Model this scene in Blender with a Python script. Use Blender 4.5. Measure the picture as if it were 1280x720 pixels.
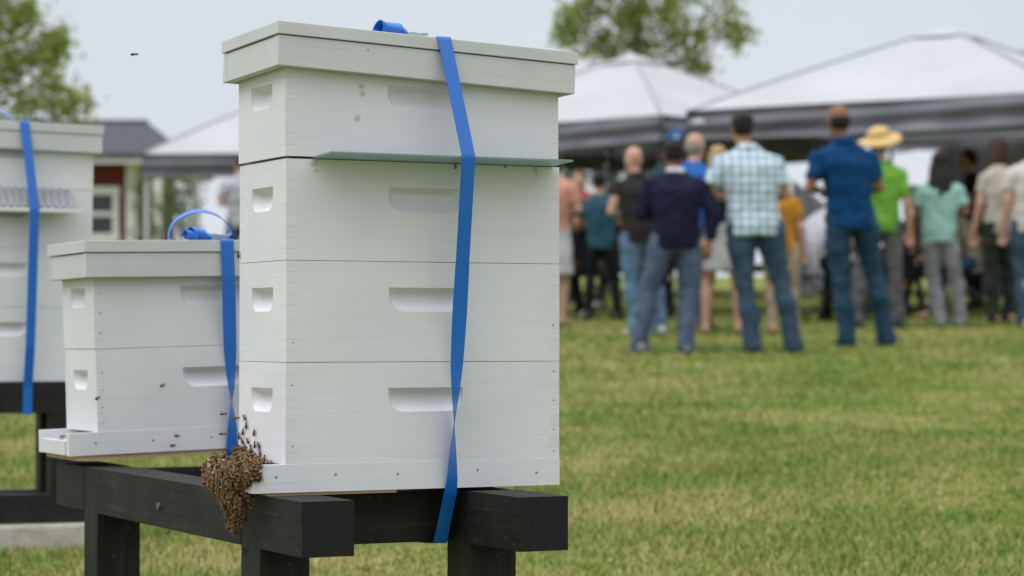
import bpy, bmesh, math, random
import numpy as np
from mathutils import Vector, Matrix, noise as mnoise

for o in list(bpy.data.objects):
    bpy.data.objects.remove(o)
R = math.radians
random.seed(11)
rng = np.random.default_rng(5)
S = bpy.context.scene
COL = S.collection

# ------------------------------------------------------------------ camera
FPX = 3100.0            # focal length in pixels of a 1280 wide picture
EYE = 0.936             # eye height over the lawn at the camera
PITCH = math.atan(60 / FPX)
cam = bpy.data.cameras.new('camera')
cam.sensor_width = 36
cam.lens = FPX / 1280 * 36
cam.clip_start = 0.1
cam.clip_end = 3000
cam.dof.use_dof = True
cam.dof.focus_distance = 4.16
cam.dof.aperture_fstop = 4.9
cam.dof.aperture_blades = 7
camo = bpy.data.objects.new('camera', cam)
COL.objects.link(camo)
camo.location = (0, 0, EYE)
camo.rotation_euler = (R(90) + PITCH, 0, 0)
S.camera = camo
S.render.resolution_x, S.render.resolution_y = 1024, 576

# ------------------------------------------------------------------ sky and sun (thin bright overcast)
SUN_EL, SUN_AZ = R(56), R(242)        # azimuth: compass style, 0 = +Y, clockwise; sun stands behind the camera, to its left
world = bpy.data.worlds.new('World')
S.world = world
world.use_nodes = True
nt = world.node_tree
nt.nodes.clear()
out = nt.nodes.new('ShaderNodeOutputWorld')
bg = nt.nodes.new('ShaderNodeBackground')
bg.inputs['Strength'].default_value = 0.1
sky = nt.nodes.new('ShaderNodeTexSky')
sky.sky_type = 'NISHITA'
sky.sun_disc = False
sky.sun_elevation = SUN_EL
sky.sun_rotation = SUN_AZ
tc = nt.nodes.new('ShaderNodeTexCoord')
sep = nt.nodes.new('ShaderNodeSeparateXYZ')
nt.links.new(tc.outputs['Generated'], sep.inputs[0])
ramp = nt.nodes.new('ShaderNodeValToRGB')     # overcast sky: a cloud sheet that brightens gently towards the zenith
ramp.color_ramp.interpolation = 'EASE'
e = ramp.color_ramp.elements
e[0].position, e[0].color = 0.0, (0.765, 0.797, 0.862, 1)
e[1].position, e[1].color = 0.9, (1.85, 1.90, 1.97, 1)
m1 = e.new(0.16); m1.color = (0.68, 0.738, 0.805, 1)
nt.links.new(sep.outputs['Z'], ramp.inputs[0])
cn = nt.nodes.new('ShaderNodeTexNoise')
cn.inputs['Scale'].default_value = 3.0
cn.inputs['Detail'].default_value = 5
mp = nt.nodes.new('ShaderNodeMapping')
mp.inputs['Scale'].default_value = (1, 1, 3)
nt.links.new(tc.outputs['Generated'], mp.inputs[0])
nt.links.new(mp.outputs[0], cn.inputs['Vector'])
mr = nt.nodes.new('ShaderNodeMapRange')
mr.inputs['From Min'].default_value, mr.inputs['From Max'].default_value = 0.3, 0.7
mr.inputs['To Min'].default_value, mr.inputs['To Max'].default_value = 9.7, 10.6
nt.links.new(cn.outputs['Fac'], mr.inputs['Value'])
vm = nt.nodes.new('ShaderNodeVectorMath')
vm.operation = 'SCALE'
nt.links.new(ramp.outputs[0], vm.inputs[0])
nt.links.new(mr.outputs[0], vm.inputs['Scale'])
mixw = nt.nodes.new('ShaderNodeMix')
mixw.data_type = 'RGBA'
mixw.inputs['Factor'].default_value = 0.95
nt.links.new(sky.outputs[0], mixw.inputs['A'])
nt.links.new(vm.outputs[0], mixw.inputs['B'])
nt.links.new(mixw.outputs['Result'], bg.inputs['Color'])
nt.links.new(bg.outputs[0], out.inputs['Surface'])

sl = bpy.data.lights.new('sun', 'SUN')
sl.energy = 1.25
sl.angle = R(45)
sl.color = (1.0, 0.98, 0.96)
so = bpy.data.objects.new('sun', sl)
COL.objects.link(so)
sd = Vector((math.sin(SUN_AZ) * math.cos(SUN_EL), math.cos(SUN_AZ) * math.cos(SUN_EL), math.sin(SUN_EL)))
so.rotation_euler = (-sd).to_track_quat('-Z', 'Y').to_euler()
so.location = (0, -5, 20)

S.view_settings.view_transform = 'Standard'
S.view_settings.look = 'None'
S.view_settings.exposure = 0
S.view_settings.gamma = 1

# ------------------------------------------------------------------ helpers
def at(px, py, Y):
    """world point seen at photo pixel px,py at distance Y"""
    u, v = (px - 640) / FPX, (360 - py) / FPX
    d = Vector((u, math.cos(PITCH) - v * math.sin(PITCH), math.sin(PITCH) + v * math.cos(PITCH)))
    d *= Y / d.y
    return d + Vector((0, 0, EYE))

SLOPE = 0.0474
def gz(y):
    """lawn height: a gentle rise that levels off behind the crowd"""
    if y < -25:
        return SLOPE * -25
    if y < 36:
        return SLOPE * y
    t = min((y - 36) / 16, 1)
    return SLOPE * (36 + 16 * (t - t * t / 2))

def tag(o, label=None, cat=None, group=None, kind=None):
    if label: o['label'] = label
    if cat: o['category'] = cat
    if group: o['group'] = group
    if kind: o['kind'] = kind
    return o

def empty(name, loc=(0, 0, 0), rz=0, parent=None):
    o = bpy.data.objects.new(name, None)
    o.empty_display_size = 0.05
    COL.objects.link(o)
    o.location = loc
    o.rotation_euler = (0, 0, rz)
    if parent: o.parent = parent
    return o

def mobj(name, me, mat=None, parent=None):
    o = bpy.data.objects.new(name, me)
    COL.objects.link(o)
    if mat is not None and not me.materials:
        for m in (mat if isinstance(mat, (list, tuple)) else [mat]):
            me.materials.append(m)
    if parent: o.parent = parent
    return o

def pydata(name, v, f, mat=None, parent=None, smooth=False):
    me = bpy.data.meshes.new(name)
    me.from_pydata([tuple(p) for p in v], [], f)
    me.update()
    if smooth:
        for p in me.polygons: p.use_smooth = True
    return mobj(name, me, mat, parent)

def bm_obj(name, bm, mat=None, parent=None, smooth=False):
    me = bpy.data.meshes.new(name)
    bmesh.ops.recalc_face_normals(bm, faces=bm.faces)
    bm.to_mesh(me); bm.free()
    if smooth:
        for p in me.polygons: p.use_smooth = True
    return mobj(name, me, mat, parent)

def add_box(bm, lo, hi, bev=0.0):
    lo, hi = Vector(lo), Vector(hi)
    r = bmesh.ops.create_cube(bm, size=1)
    for v in r['verts']:
        v.co = Vector(((lo[i] + hi[i]) / 2 + v.co[i] * (hi[i] - lo[i]) for i in range(3)))
    if bev:
        es = list({ed for v in r['verts'] for ed in v.link_edges})
        bmesh.ops.bevel(bm, geom=es, offset=bev, segments=2, affect='EDGES', profile=0.6)

def box(name, lo, hi, mat, parent=None, bev=0.0):
    bm = bmesh.new()
    add_box(bm, lo, hi, bev)
    return bm_obj(name, bm, mat, parent)

def ring_frames(pts):
    fr = []
    ref = None
    for i, p in enumerate(pts):
        a = pts[max(i - 1, 0)]; b = pts[min(i + 1, len(pts) - 1)]
        t = (b - a).normalized()
        if ref is None:
            ref = Vector((1, 0, 0)) if abs(t.x) < 0.8 else Vector((0, 1, 0))
        x = (ref - t * ref.dot(t)).normalized()
        y = t.cross(x)
        ref = x
        fr.append((x, y))
    return fr

def add_loft(bm, secs, n=16, flat=False):
    """closed tube through (point, rx, ry) sections; flat = horizontal sections"""
    pts = [Vector(s[0]) for s in secs]
    fr = [(Vector((1, 0, 0)), Vector((0, 1, 0)))] * len(pts) if flat else ring_frames(pts)
    rings = []
    for (p, (x, y), s) in zip(pts, fr, secs):
        rings.append([bm.verts.new(p + x * s[1] * math.cos(2 * math.pi * k / n) + y * s[2] * math.sin(2 * math.pi * k / n)) for k in range(n)])
    for a, b in zip(rings, rings[1:]):
        for k in range(n):
            bm.faces.new((a[k], a[(k + 1) % n], b[(k + 1) % n], b[k]))
    bm.faces.new(rings[0][::-1]); bm.faces.new(rings[-1])

def add_ball(bm, c, rx, ry, rz, sub=2):
    r = bmesh.ops.create_icosphere(bm, subdivisions=sub, radius=1)
    for v in r['verts']:
        v.co = Vector((c[0] + v.co.x * rx, c[1] + v.co.y * ry, c[2] + v.co.z * rz))

def cyl(name, a, b, r, mat, parent=None, n=12, smooth=True):
    bm = bmesh.new()
    add_loft(bm, [(a, r, r), (b, r, r)], n)
    o = bm_obj(name, bm, mat, parent)
    if smooth:
        for p in o.data.polygons:
            p.use_smooth = len(p.vertices) == 4
    return o

# ------------------------------------------------------------------ materials
def mat(name, col, rough=0.7, spec=0.4, metal=0.0):
    m = bpy.data.materials.new(name)
    m.use_nodes = True
    b = m.node_tree.nodes['Principled BSDF']
    b.inputs['Base Color'].default_value = (*col, 1)
    b.inputs['Roughness'].default_value = rough
    b.inputs['Specular IOR Level'].default_value = spec
    b.inputs['Metallic'].default_value = metal
    return m

def N(m, t, **kw):
    n = m.node_tree.nodes.new(t)
    for k, v in kw.items():
        if k in n.inputs.keys(): n.inputs[k].default_value = v
        else: setattr(n, k, v)
    return n

def L(m, a, b): m.node_tree.links.new(a, b)
def BS(m): return m.node_tree.nodes['Principled BSDF']

def ramp_node(m, stops):
    r = N(m, 'ShaderNodeValToRGB')
    e = r.color_ramp.elements
    e[0].position, e[0].color = stops[0][0], (*stops[0][1], 1)
    e[1].position, e[1].color = stops[-1][0], (*stops[-1][1], 1)
    for p, c in stops[1:-1]:
        k = e.new(p); k.color = (*c, 1)
    return r

def noisy(name, c1, c2, scale=20, rough=0.8, bump=0.0, stretch=(1, 1, 1), spec=0.3, detail=4, bdist=0.01, coord='Object', lo=0.35, hi=0.65):
    m = mat(name, c1, rough, spec)
    t = N(m, 'ShaderNodeTexCoord')
    mpn = N(m, 'ShaderNodeMapping'); mpn.inputs['Scale'].default_value = stretch
    L(m, t.outputs[coord], mpn.inputs[0])
    n = N(m, 'ShaderNodeTexNoise', Scale=scale, Detail=detail)
    L(m, mpn.outputs[0], n.inputs['Vector'])
    r = ramp_node(m, [(lo, c1), (hi, c2)])
    L(m, n.outputs['Fac'], r.inputs[0])
    L(m, r.outputs[0], BS(m).inputs['Base Color'])
    if bump:
        b = N(m, 'ShaderNodeBump', Strength=bump, Distance=bdist)
        L(m, n.outputs['Fac'], b.inputs['Height'])
        L(m, b.outputs[0], BS(m).inputs['Normal'])
    return m

def paint_mat(name, axis, base=(0.690, 0.678, 0.712), tint=(0.645, 0.64, 0.675), spots=()):
    """white exterior paint over sawn pine: brushed grain along axis, faint grime, a few propolis spots"""
    m = mat(name, base, 0.55, 0.35)
    t = N(m, 'ShaderNodeTexCoord')
    oi = N(m, 'ShaderNodeObjectInfo')
    add = N(m, 'ShaderNodeVectorMath', operation='ADD')
    rv = N(m, 'ShaderNodeVectorMath', operation='SCALE'); rv.inputs[0].default_value = (3.1, 7.7, 5.3)
    L(m, oi.outputs['Random'], rv.inputs['Scale'])
    L(m, t.outputs['Object'], add.inputs[0]); L(m, rv.outputs[0], add.inputs[1])
    g = N(m, 'ShaderNodeMapping')
    s = [1.0, 1.0, 1.0]; s[axis] = 0.06
    g.inputs['Scale'].default_value = s
    L(m, add.outputs[0], g.inputs[0])
    n1 = N(m, 'ShaderNodeTexNoise', Scale=210, Detail=5, Roughness=0.62, Distortion=0.3)
    L(m, g.outputs[0], n1.inputs['Vector'])
    n2 = N(m, 'ShaderNodeTexNoise', Scale=46, Detail=4, Distortion=1.2)      # broader grain figure
    L(m, g.outputs[0], n2.inputs['Vector'])
    n3 = N(m, 'ShaderNodeTexNoise', Scale=7, Detail=3)
    L(m, add.outputs[0], n3.inputs['Vector'])
    r3 = ramp_node(m, [(0.35, base), (0.68, tint)])
    L(m, n3.outputs['Fac'], r3.inputs[0])
    r2 = ramp_node(m, [(0.30, (0.93, 0.93, 0.92)), (0.46, (1, 1, 1))])
    L(m, n2.outputs['Fac'], r2.inputs[0])
    mul = N(m, 'ShaderNodeMix', data_type='RGBA', blend_type='MULTIPLY'); mul.inputs['Factor'].default_value = 0.45
    L(m, r3.outputs[0], mul.inputs['A']); L(m, r2.outputs[0], mul.inputs['B'])
    last = mul.outputs['Result']
    for (c, rad, colr) in spots:
        d = N(m, 'ShaderNodeVectorMath', operation='DISTANCE'); d.inputs[1].default_value = c
        wn = N(m, 'ShaderNodeTexNoise', Scale=120, Detail=2)
        L(m, t.outputs['Object'], wn.inputs['Vector'])
        L(m, t.outputs['Object'], d.inputs[0])
        ma = N(m, 'ShaderNodeMath', operation='MULTIPLY_ADD'); ma.inputs[1].default_value = rad * 0.9; 
        L(m, wn.outputs['Fac'], ma.inputs[0]); L(m, d.outputs['Value'], ma.inputs[2])
        q = N(m, 'ShaderNodeMapRange'); q.inputs['From Min'].default_value = rad * 1.0; q.inputs['From Max'].default_value = rad * 1.6
        q.inputs['To Min'].default_value = 0.55; q.inputs['To Max'].default_value = 0
        L(m, ma.outputs[0], q.inputs['Value'])
        mx = N(m, 'ShaderNodeMix', data_type='RGBA'); mx.inputs['B'].default_value = (*colr, 1)
        L(m, q.outputs[0], mx.inputs['Factor']); L(m, last, mx.inputs['A'])
        last = mx.outputs['Result']
    L(m, last, BS(m).inputs['Base Color'])
    bv = N(m, 'ShaderNodeBevel', samples=4); bv.inputs['Radius'].default_value = 0.0006
    b1 = N(m, 'ShaderNodeBump', Strength=0.25, Distance=0.0009)
    b2 = N(m, 'ShaderNodeBump', Strength=0.25, Distance=0.0016)
    L(m, bv.outputs[0], b2.inputs['Normal'])
    L(m, n2.outputs['Fac'], b2.inputs['Height'])
    L(m, b2.outputs[0], b1.inputs['Normal'])
    L(m, n1.outputs['Fac'], b1.inputs['Height'])
    L(m, b1.outputs[0], BS(m).inputs['Normal'])
    return m

def stain_wood(name, axis, ring=None):
    """black brown stained timber; ring = end grain centre"""
    m = mat(name, (0.012, 0.011, 0.011), 0.62, 0.3)
    t = N(m, 'ShaderNodeTexCoord')
    g = N(m, 'ShaderNodeMapping'); s = [1.0, 1.0, 1.0]; s[axis] = 0.05
    g.inputs['Scale'].default_value = s
    L(m, t.outputs['Object'], g.inputs[0])
    n1 = N(m, 'ShaderNodeTexNoise', Scale=90, Detail=6, Roughness=0.65, Distortion=0.8)
    L(m, g.outputs[0], n1.inputs['Vector'])
    n2 = N(m, 'ShaderNodeTexNoise', Scale=9, Detail=3)
    L(m, t.outputs['Object'], n2.inputs['Vector'])
    r = ramp_node(m, [(0.3, (0.005, 0.005, 0.006)), (0.55, (0.012, 0.011, 0.011)), (0.75, (0.030, 0.025, 0.020))])
    L(m, n1.outputs['Fac'], r.inputs[0])
    r2 = ramp_node(m, [(0.4, (0.7, 0.7, 0.72)), (0.7, (1.7, 1.55, 1.4))])
    L(m, n2.outputs['Fac'], r2.inputs[0])
    mul = N(m, 'ShaderNodeMix', data_type='RGBA', blend_type='MULTIPLY'); mul.inputs['Factor'].default_value = 1
    L(m, r.outputs[0], mul.inputs['A']); L(m, r2.outputs[0], mul.inputs['B'])
    n4 = N(m, 'ShaderNodeTexNoise', Scale=70, Detail=2)          # dust specks and scuffs
    L(m, t.outputs['Object'], n4.inputs['Vector'])
    q4 = N(m, 'ShaderNodeMapRange'); q4.inputs['From Min'].default_value = 0.66; q4.inputs['From Max'].default_value = 0.80; q4.inputs['To Max'].default_value = 0.6
    L(m, n4.outputs['Fac'], q4.inputs['Value'])
    mx4 = N(m, 'ShaderNodeMix', data_type='RGBA'); mx4.inputs['B'].default_value = (0.13, 0.12, 0.11, 1)
    L(m, q4.outputs[0], mx4.inputs['Factor']); L(m, mul.outputs['Result'], mx4.inputs['A'])
    L(m, mx4.outputs['Result'], BS(m).inputs['Base Color'])
    bv = N(m, 'ShaderNodeBevel', samples=4); bv.inputs['Radius'].default_value = 0.003
    bb = N(m, 'ShaderNodeBump', Strength=0.5, Distance=0.002)
    L(m, bv.outputs[0], bb.inputs['Normal'])
    L(m, n1.outputs['Fac'], bb.inputs['Height']); L(m, bb.outputs[0], BS(m).inputs['Normal'])
    return m

def end_grain(name):
    m = mat(name, (0.02, 0.018, 0.018), 0.7, 0.25)
    t = N(m, 'ShaderNodeTexCoord')
    g = N(m, 'ShaderNodeMapping'); g.inputs['Location'].default_value = (-0.062, 0, -0.036); g.inputs['Scale'].default_value = (1, 0.0, 1)
    L(m, t.outputs['Object'], g.inputs[0])
    w = N(m, 'ShaderNodeTexWave', wave_type='RINGS', rings_direction='SPHERICAL', Scale=24, Distortion=7.0, Detail=5)
    w.inputs['Detail Scale'].default_value = 1.2
    L(m, g.outputs[0], w.inputs['Vector'])
    r = ramp_node(m, [(0.0, (0.0095, 0.0085, 0.009)), (0.6, (0.0105, 0.0095, 0.0095)), (1.0, (0.0125, 0.0112, 0.011))])
    L(m, w.outputs['Fac'], r.inputs[0]); L(m, r.outputs[0], BS(m).inputs['Base Color'])
    bb = N(m, 'ShaderNodeBump', Strength=0.12, Distance=0.001)
    L(m, w.outputs['Fac'], bb.inputs['Height']); L(m, bb.outputs[0], BS(m).inputs['Normal'])
    return m

def webbing_mat():
    """woven polypropylene webbing, uv: u across, v along (metres)"""
    m = mat('blue_webbing', (0.02, 0.16, 0.55), 0.33, 0.6)
    t = N(m, 'ShaderNodeUVMap')
    sp = N(m, 'ShaderNodeSeparateXYZ'); L(m, t.outputs[0], sp.inputs[0])
    w1 = N(m, 'ShaderNodeMath', operation='SINE'); a = N(m, 'ShaderNodeMath', operation='MULTIPLY'); a.inputs[1].default_value = 2 * math.pi / 0.0024
    L(m, sp.outputs[0], a.inputs[0]); L(m, a.outputs[0], w1.inputs[0])
    w2 = N(m, 'ShaderNodeMath', operation='SINE'); b = N(m, 'ShaderNodeMath', operation='MULTIPLY'); b.inputs[1].default_value = 2 * math.pi / 0.0032
    L(m, sp.outputs[1], b.inputs[0]); L(m, b.outputs[0], w2.inputs[0])
    ad = N(m, 'ShaderNodeMath', operation='MULTIPLY'); L(m, w1.outputs[0], ad.inputs[0]); ad.inputs[1].default_value = 1.0
    bu = N(m, 'ShaderNodeBump', Strength=0.12, Distance=0.0003)
    L(m, ad.outputs[0], bu.inputs['Height']); L(m, bu.outputs[0], BS(m).inputs['Normal'])
    r = ramp_node(m, [(0.0, (0.002, 0.115, 0.48)), (1.0, (0.003, 0.135, 0.54))])
    mr2 = N(m, 'ShaderNodeMapRange'); mr2.inputs['From Min'].default_value = -1
    L(m, ad.outputs[0], mr2.inputs['Value']); L(m, mr2.outputs[0], r.inputs[0])
    L(m, r.outputs[0], BS(m).inputs['Base Color'])
    return m

STAINS = [((0.128, 0, 0.066), 0.0065, (0.40, 0.27, 0.13)), ((0.137, 0, 0.108), 0.006, (0.42, 0.30, 0.17)), ((0.136, 0, 0.120), 0.006, (0.42, 0.30, 0.17))]
SMUDGE = [((0.050, 0, 0.160), 0.008, (0.30, 0.33, 0.22)), ((0.054, 0, 0.148), 0.005, (0.40, 0.42, 0.32)), ((0.458, 0, 0.161), 0.006, (0.30, 0.33, 0.22)), ((0.46, 0, 0.152), 0.004, (0.42, 0.43, 0.35)), ((0.21, 0, 0.121), 0.003, (0.5, 0.47, 0.4))]
M = dict(
    paint_smudge=paint_mat('white_paint_smudged', 0, spots=SMUDGE),
    paint=paint_mat('white_paint', 0),
    paint_end=paint_mat('white_paint_short_boards', 0),
    paint_spot=paint_mat('white_paint_spotted', 0, spots=STAINS),
    cover=paint_mat('weathered_white_cover_paint', 0, (0.555, 0.553, 0.565), (0.51, 0.508, 0.52)),
    rawwood=noisy('raw_pine', (0.52, 0.36, 0.22), (0.62, 0.45, 0.29), 60, 0.7, 0.2, (0.1, 1, 1)),
    stain_x=stain_wood('black_stained_timber_crosswise', 0),
    stain_y=stain_wood('black_stained_timber_lengthwise', 1),
    stain_z=stain_wood('black_stained_timber_upright', 2),
    endgrain=end_grain('black_stained_end_grain'),
    nail=mat('nail_steel', (0.22, 0.215, 0.21), 0.6, 0.4, 0.3),
    bolt=mat('galvanised_steel', (0.20, 0.20, 0.21), 0.5, 0.5, 0.8),
    rust=noisy('rust', (0.22, 0.08, 0.03), (0.12, 0.045, 0.02), 200),
    web=webbing_mat(),
    buckle=mat('zinc_buckle', (0.55, 0.58, 0.60), 0.28, 0.5, 0.95),
    dark=mat('dark_interior', (0.02, 0.018, 0.015), 0.9),
    blackplastic=mat('black_plastic', (0.015, 0.015, 0.016), 0.45),
    paver=noisy('concrete_paver', (0.40, 0.365, 0.31), (0.50, 0.46, 0.40), 30, 0.9, 0.5, bdist=0.004),
)
# frosted corrugated plastic of the sheet wedged between the boxes
m = mat('frosted_sheet', (0.22, 0.31, 0.31), 0.2, 0.5)
BS(m).inputs['Transmission Weight'].default_value = 0.1
BS(m).inputs['Alpha'].default_value = 1
M['sheet'] = m
_tr = N(m, 'ShaderNodeBsdfTranslucent'); _tr.inputs['Color'].default_value = (0.5, 0.63, 0.62, 1)
_mx = N(m, 'ShaderNodeMixShader'); _mx.inputs[0].default_value = 0.35
L(m, BS(m).outputs[0], _mx.inputs[1]); L(m, _tr.outputs[0], _mx.inputs[2]); L(m, _mx.outputs[0], m.node_tree.nodes['Material Output'].inputs['Surface'])
m = mat('frosted_sheet_awning', (0.30, 0.31, 0.33), 0.3, 0.5)
BS(m).inputs['Transmission Weight'].default_value = 0.0
M['awning'] = m

# ------------------------------------------------------------------ lawn
def lawn_nodes(m, blade):
    t = N(m, 'ShaderNodeNewGeometry')
    big = N(m, 'ShaderNodeMapping'); big.inputs['Scale'].default_value = (0.75, 1.0, 0)
    L(m, t.outputs['Position'], big.inputs[0])
    n1 = N(m, 'ShaderNodeTexNoise', Scale=1.0, Detail=5, Roughness=0.62)
    L(m, big.outputs[0], n1.inputs['Vector'])
    n2 = N(m, 'ShaderNodeTexNoise', Scale=7, Detail=4, Roughness=0.65)
    L(m, big.outputs[0], n2.inputs['Vector'])
    s = N(m, 'ShaderNodeMath', operation='MULTIPLY_ADD'); s.inputs[1].default_value = 0.55
    L(m, n2.outputs['Fac'], s.inputs[0]); 
    s0 = N(m, 'ShaderNodeMath', operation='MULTIPLY'); s0.inputs[1].default_value = 0.6
    k1 = N(m, 'ShaderNodeMapRange'); k1.inputs['From Min'].default_value = 0.20; k1.inputs['From Max'].default_value = 0.80; k1.clamp = False
    L(m, n1.outputs['Fac'], k1.inputs['Value']); L(m, k1.outputs[0], s0.inputs[0]); L(m, s0.outputs[0], s.inputs[2])
    if blade:
        at_ = N(m, 'ShaderNodeAttribute', attribute_name='rnd')
        sa = N(m, 'ShaderNodeMath', operation='MULTIPLY_ADD'); sa.inputs[1].default_value = 0.34
        L(m, at_.outputs['Fac'], sa.inputs[0]); L(m, s.outputs[0], sa.inputs[2])
        f = N(m, 'ShaderNodeMath', operation='SUBTRACT'); f.inputs[1].default_value = 0.17
        L(m, sa.outputs[0], f.inputs[0]); fac = f.outputs[0]
    else:
        n3 = N(m, 'ShaderNodeTexNoise', Scale=60, Detail=3)
        L(m, t.outputs['Position'], n3.inputs['Vector'])
        sa = N(m, 'ShaderNodeMath', operation='MULTIPLY_ADD'); sa.inputs[1].default_value = 0.3
        L(m, n3.outputs['Fac'], sa.inputs[0]); L(m, s.outputs[0], sa.inputs[2])
        f = N(m, 'ShaderNodeMath', operation='SUBTRACT'); f.inputs[1].default_value = 0.15
        L(m, sa.outputs[0], f.inputs[0]); fac = f.outputs[0]
    return fac

mg = mat('lawn_soil', (0.1, 0.12, 0.04), 0.95, 0.1)
fac = lawn_nodes(mg, False)
rg = ramp_node(mg, [(0.36, (0.082, 0.138, 0.019)), (0.51, (0.128, 0.175, 0.030)), (0.63, (0.185, 0.192, 0.052)), (0.78, (0.25, 0.215, 0.088))])
L(mg, fac, rg.inputs[0]); L(mg, rg.outputs[0], BS(mg).inputs['Base Color'])
mb = mat('grass_blade', (0.1, 0.15, 0.03), 0.6, 0.25)
fac = lawn_nodes(mb, True)
rb = ramp_node(mb, [(0.32, (0.084, 0.172, 0.019)), (0.48, (0.155, 0.238, 0.035)), (0.585, (0.235, 0.268, 0.056)), (0.69, (0.36, 0.318, 0.108)), (0.83, (0.46, 0.385, 0.185))])
L(mb, fac, rb.inputs[0]); L(mb, rb.outputs[0], BS(mb).inputs['Base Color'])
BS(mb).inputs['Transmission Weight'].default_value = 0.0
M['soil'], M['blade'] = mg, mb

ys = [-900, -300, -80, -25] + [i * 1.0 for i in range(-20, 60)] + [70, 100, 200, 500, 1200]
xs = [-900, -300, -100, -40] + [i * 2.0 for i in range(-15, 16)] + [40, 100, 300, 900]
gv = [(x, y, gz(y)) for y in ys for x in xs]
nx = len(xs)
gf = [(j * nx + i, j * nx + i + 1, (j + 1) * nx + i + 1, (j + 1) * nx + i) for j in range(len(ys) - 1) for i in range(nx - 1)]
tag(pydata('ground', gv, gf, M['soil'], smooth=True), kind='structure')

def grass():
    P, C = [], []
    zones = [(1.5, 4.8, 3000, 0.024, 0.0032), (4.8, 7.5, 13000, 0.021, 0.0026), (7.5, 10.5, 9000, 0.021, 0.0029), (10.5, 15, 4000, 0.022, 0.0040), (15, 22, 1700, 0.024, 0.0062), (22, 32, 600, 0.028, 0.010)]
    for (y0, y1, dens, hh, ww) in zones:
        half0, half1 = 0.225 * y0 + 0.5, 0.225 * y1 + 0.5
        n = int(dens * (y1 - y0) * (half0 + half1))
        y = y0 + (y1 - y0) * rng.random(n)
        x = (rng.random(n) * 2 - 1) * (0.225 * y + 0.5)
        no = int(0.55 * n)                       # thinning out to both sides of the view
        yo = y0 + (y1 - y0) * rng.random(no)
        xo = (0.225 * yo + 0.5) * (1 + 2.2 * rng.random(no) ** 1.8) * rng.choice([-1, 1], no)
        x, y = np.concatenate([x, xo]), np.concatenate([y, yo]); n += no
        # tufts: pull blades towards tuft centres
        tx, ty = np.round(x / 0.05 + np.sin(y * 41) * 0.4) * 0.05, np.round(y / 0.05 + np.sin(x * 37) * 0.4) * 0.05
        k = 0.35 * rng.random(n)
        x = x + (tx - x) * k; y = y + (ty - y) * k
        z = SLOPE * np.minimum(y, 36)
        h = hh * (0.55 + 0.8 * rng.random(n)) * (1 + 0.35 * np.sin(x * 2.1 + 1.3 * np.sin(y * 1.7)))
        a = rng.random(n) * 6.283
        lean = h * (0.3 + 1.1 * rng.random(n))
        w = ww * (0.6 + 0.8 * rng.random(n))
        dx, dy = np.cos(a), np.sin(a)
        px_, py_ = -dy * w / 2, dx * w / 2
        b1 = np.stack([x - px_, y - py_, z - 0.004], 1); b2 = np.stack([x + px_, y + py_, z - 0.004], 1)
        m1 = np.stack([x + dx * lean * .35 - px_ * .8, y + dy * lean * .35 - py_ * .8, z + h * .6], 1)
        m2 = np.stack([x + dx * lean * .35 + px_ * .8, y + dy * lean * .35 + py_ * .8, z + h * .6], 1)
        tp = np.stack([x + dx * lean, y + dy * lean, z + h], 1)
        P.append(np.stack([b1, b2, m2, m1, tp], 1).reshape(-1, 3))
        C.append(np.repeat(rng.random(n) ** 1.3, 5))
    V = np.concatenate(P); R_ = np.concatenate(C).astype(np.float32)
    nb = len(V) // 5
    base = np.arange(nb) * 5
    loops = np.stack([base, base + 1, base + 2, base + 3, base + 3, base + 2, base + 4], 1).reshape(-1)
    tot = np.tile([4, 3], nb); start = np.concatenate([[0], np.cumsum(tot)[:-1]])
    me = bpy.data.meshes.new('lawn_grass')
    me.vertices.add(len(V)); me.vertices.foreach_set('co', V.astype(np.float32).ravel())
    me.loops.add(len(loops)); me.loops.foreach_set('vertex_index', loops.astype(np.int32))
    me.polygons.add(nb * 2); me.polygons.foreach_set('loop_start', start.astype(np.int32)); me.polygons.foreach_set('loop_total', tot.astype(np.int32))
    at_ = me.attributes.new('rnd', 'FLOAT', 'POINT'); at_.data.foreach_set('value', R_)
    me.update(); me.validate()
    tag(mobj('lawn_grass', me, M['blade']), 'short mown lawn grass with dry straw coloured patches', 'grass', kind='stuff')
grass()

# ------------------------------------------------------------------ hive frame of reference
H0 = Vector((-0.371, 4.07))            # near bottom corner of the tall hive
YAW = R(26.3)
LX, LY = Vector((math.cos(YAW), math.sin(YAW))), Vector((-math.sin(YAW), math.cos(YAW)))
BL, BW, BH, BT = 0.505, 0.222, 0.168, 0.019
def hw(lx, ly, z):
    p = H0 + LX * lx + LY * ly
    return Vector((p.x, p.y, EYE + z))
STAND_TOP = -0.2615                     # relative to the eye

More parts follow.
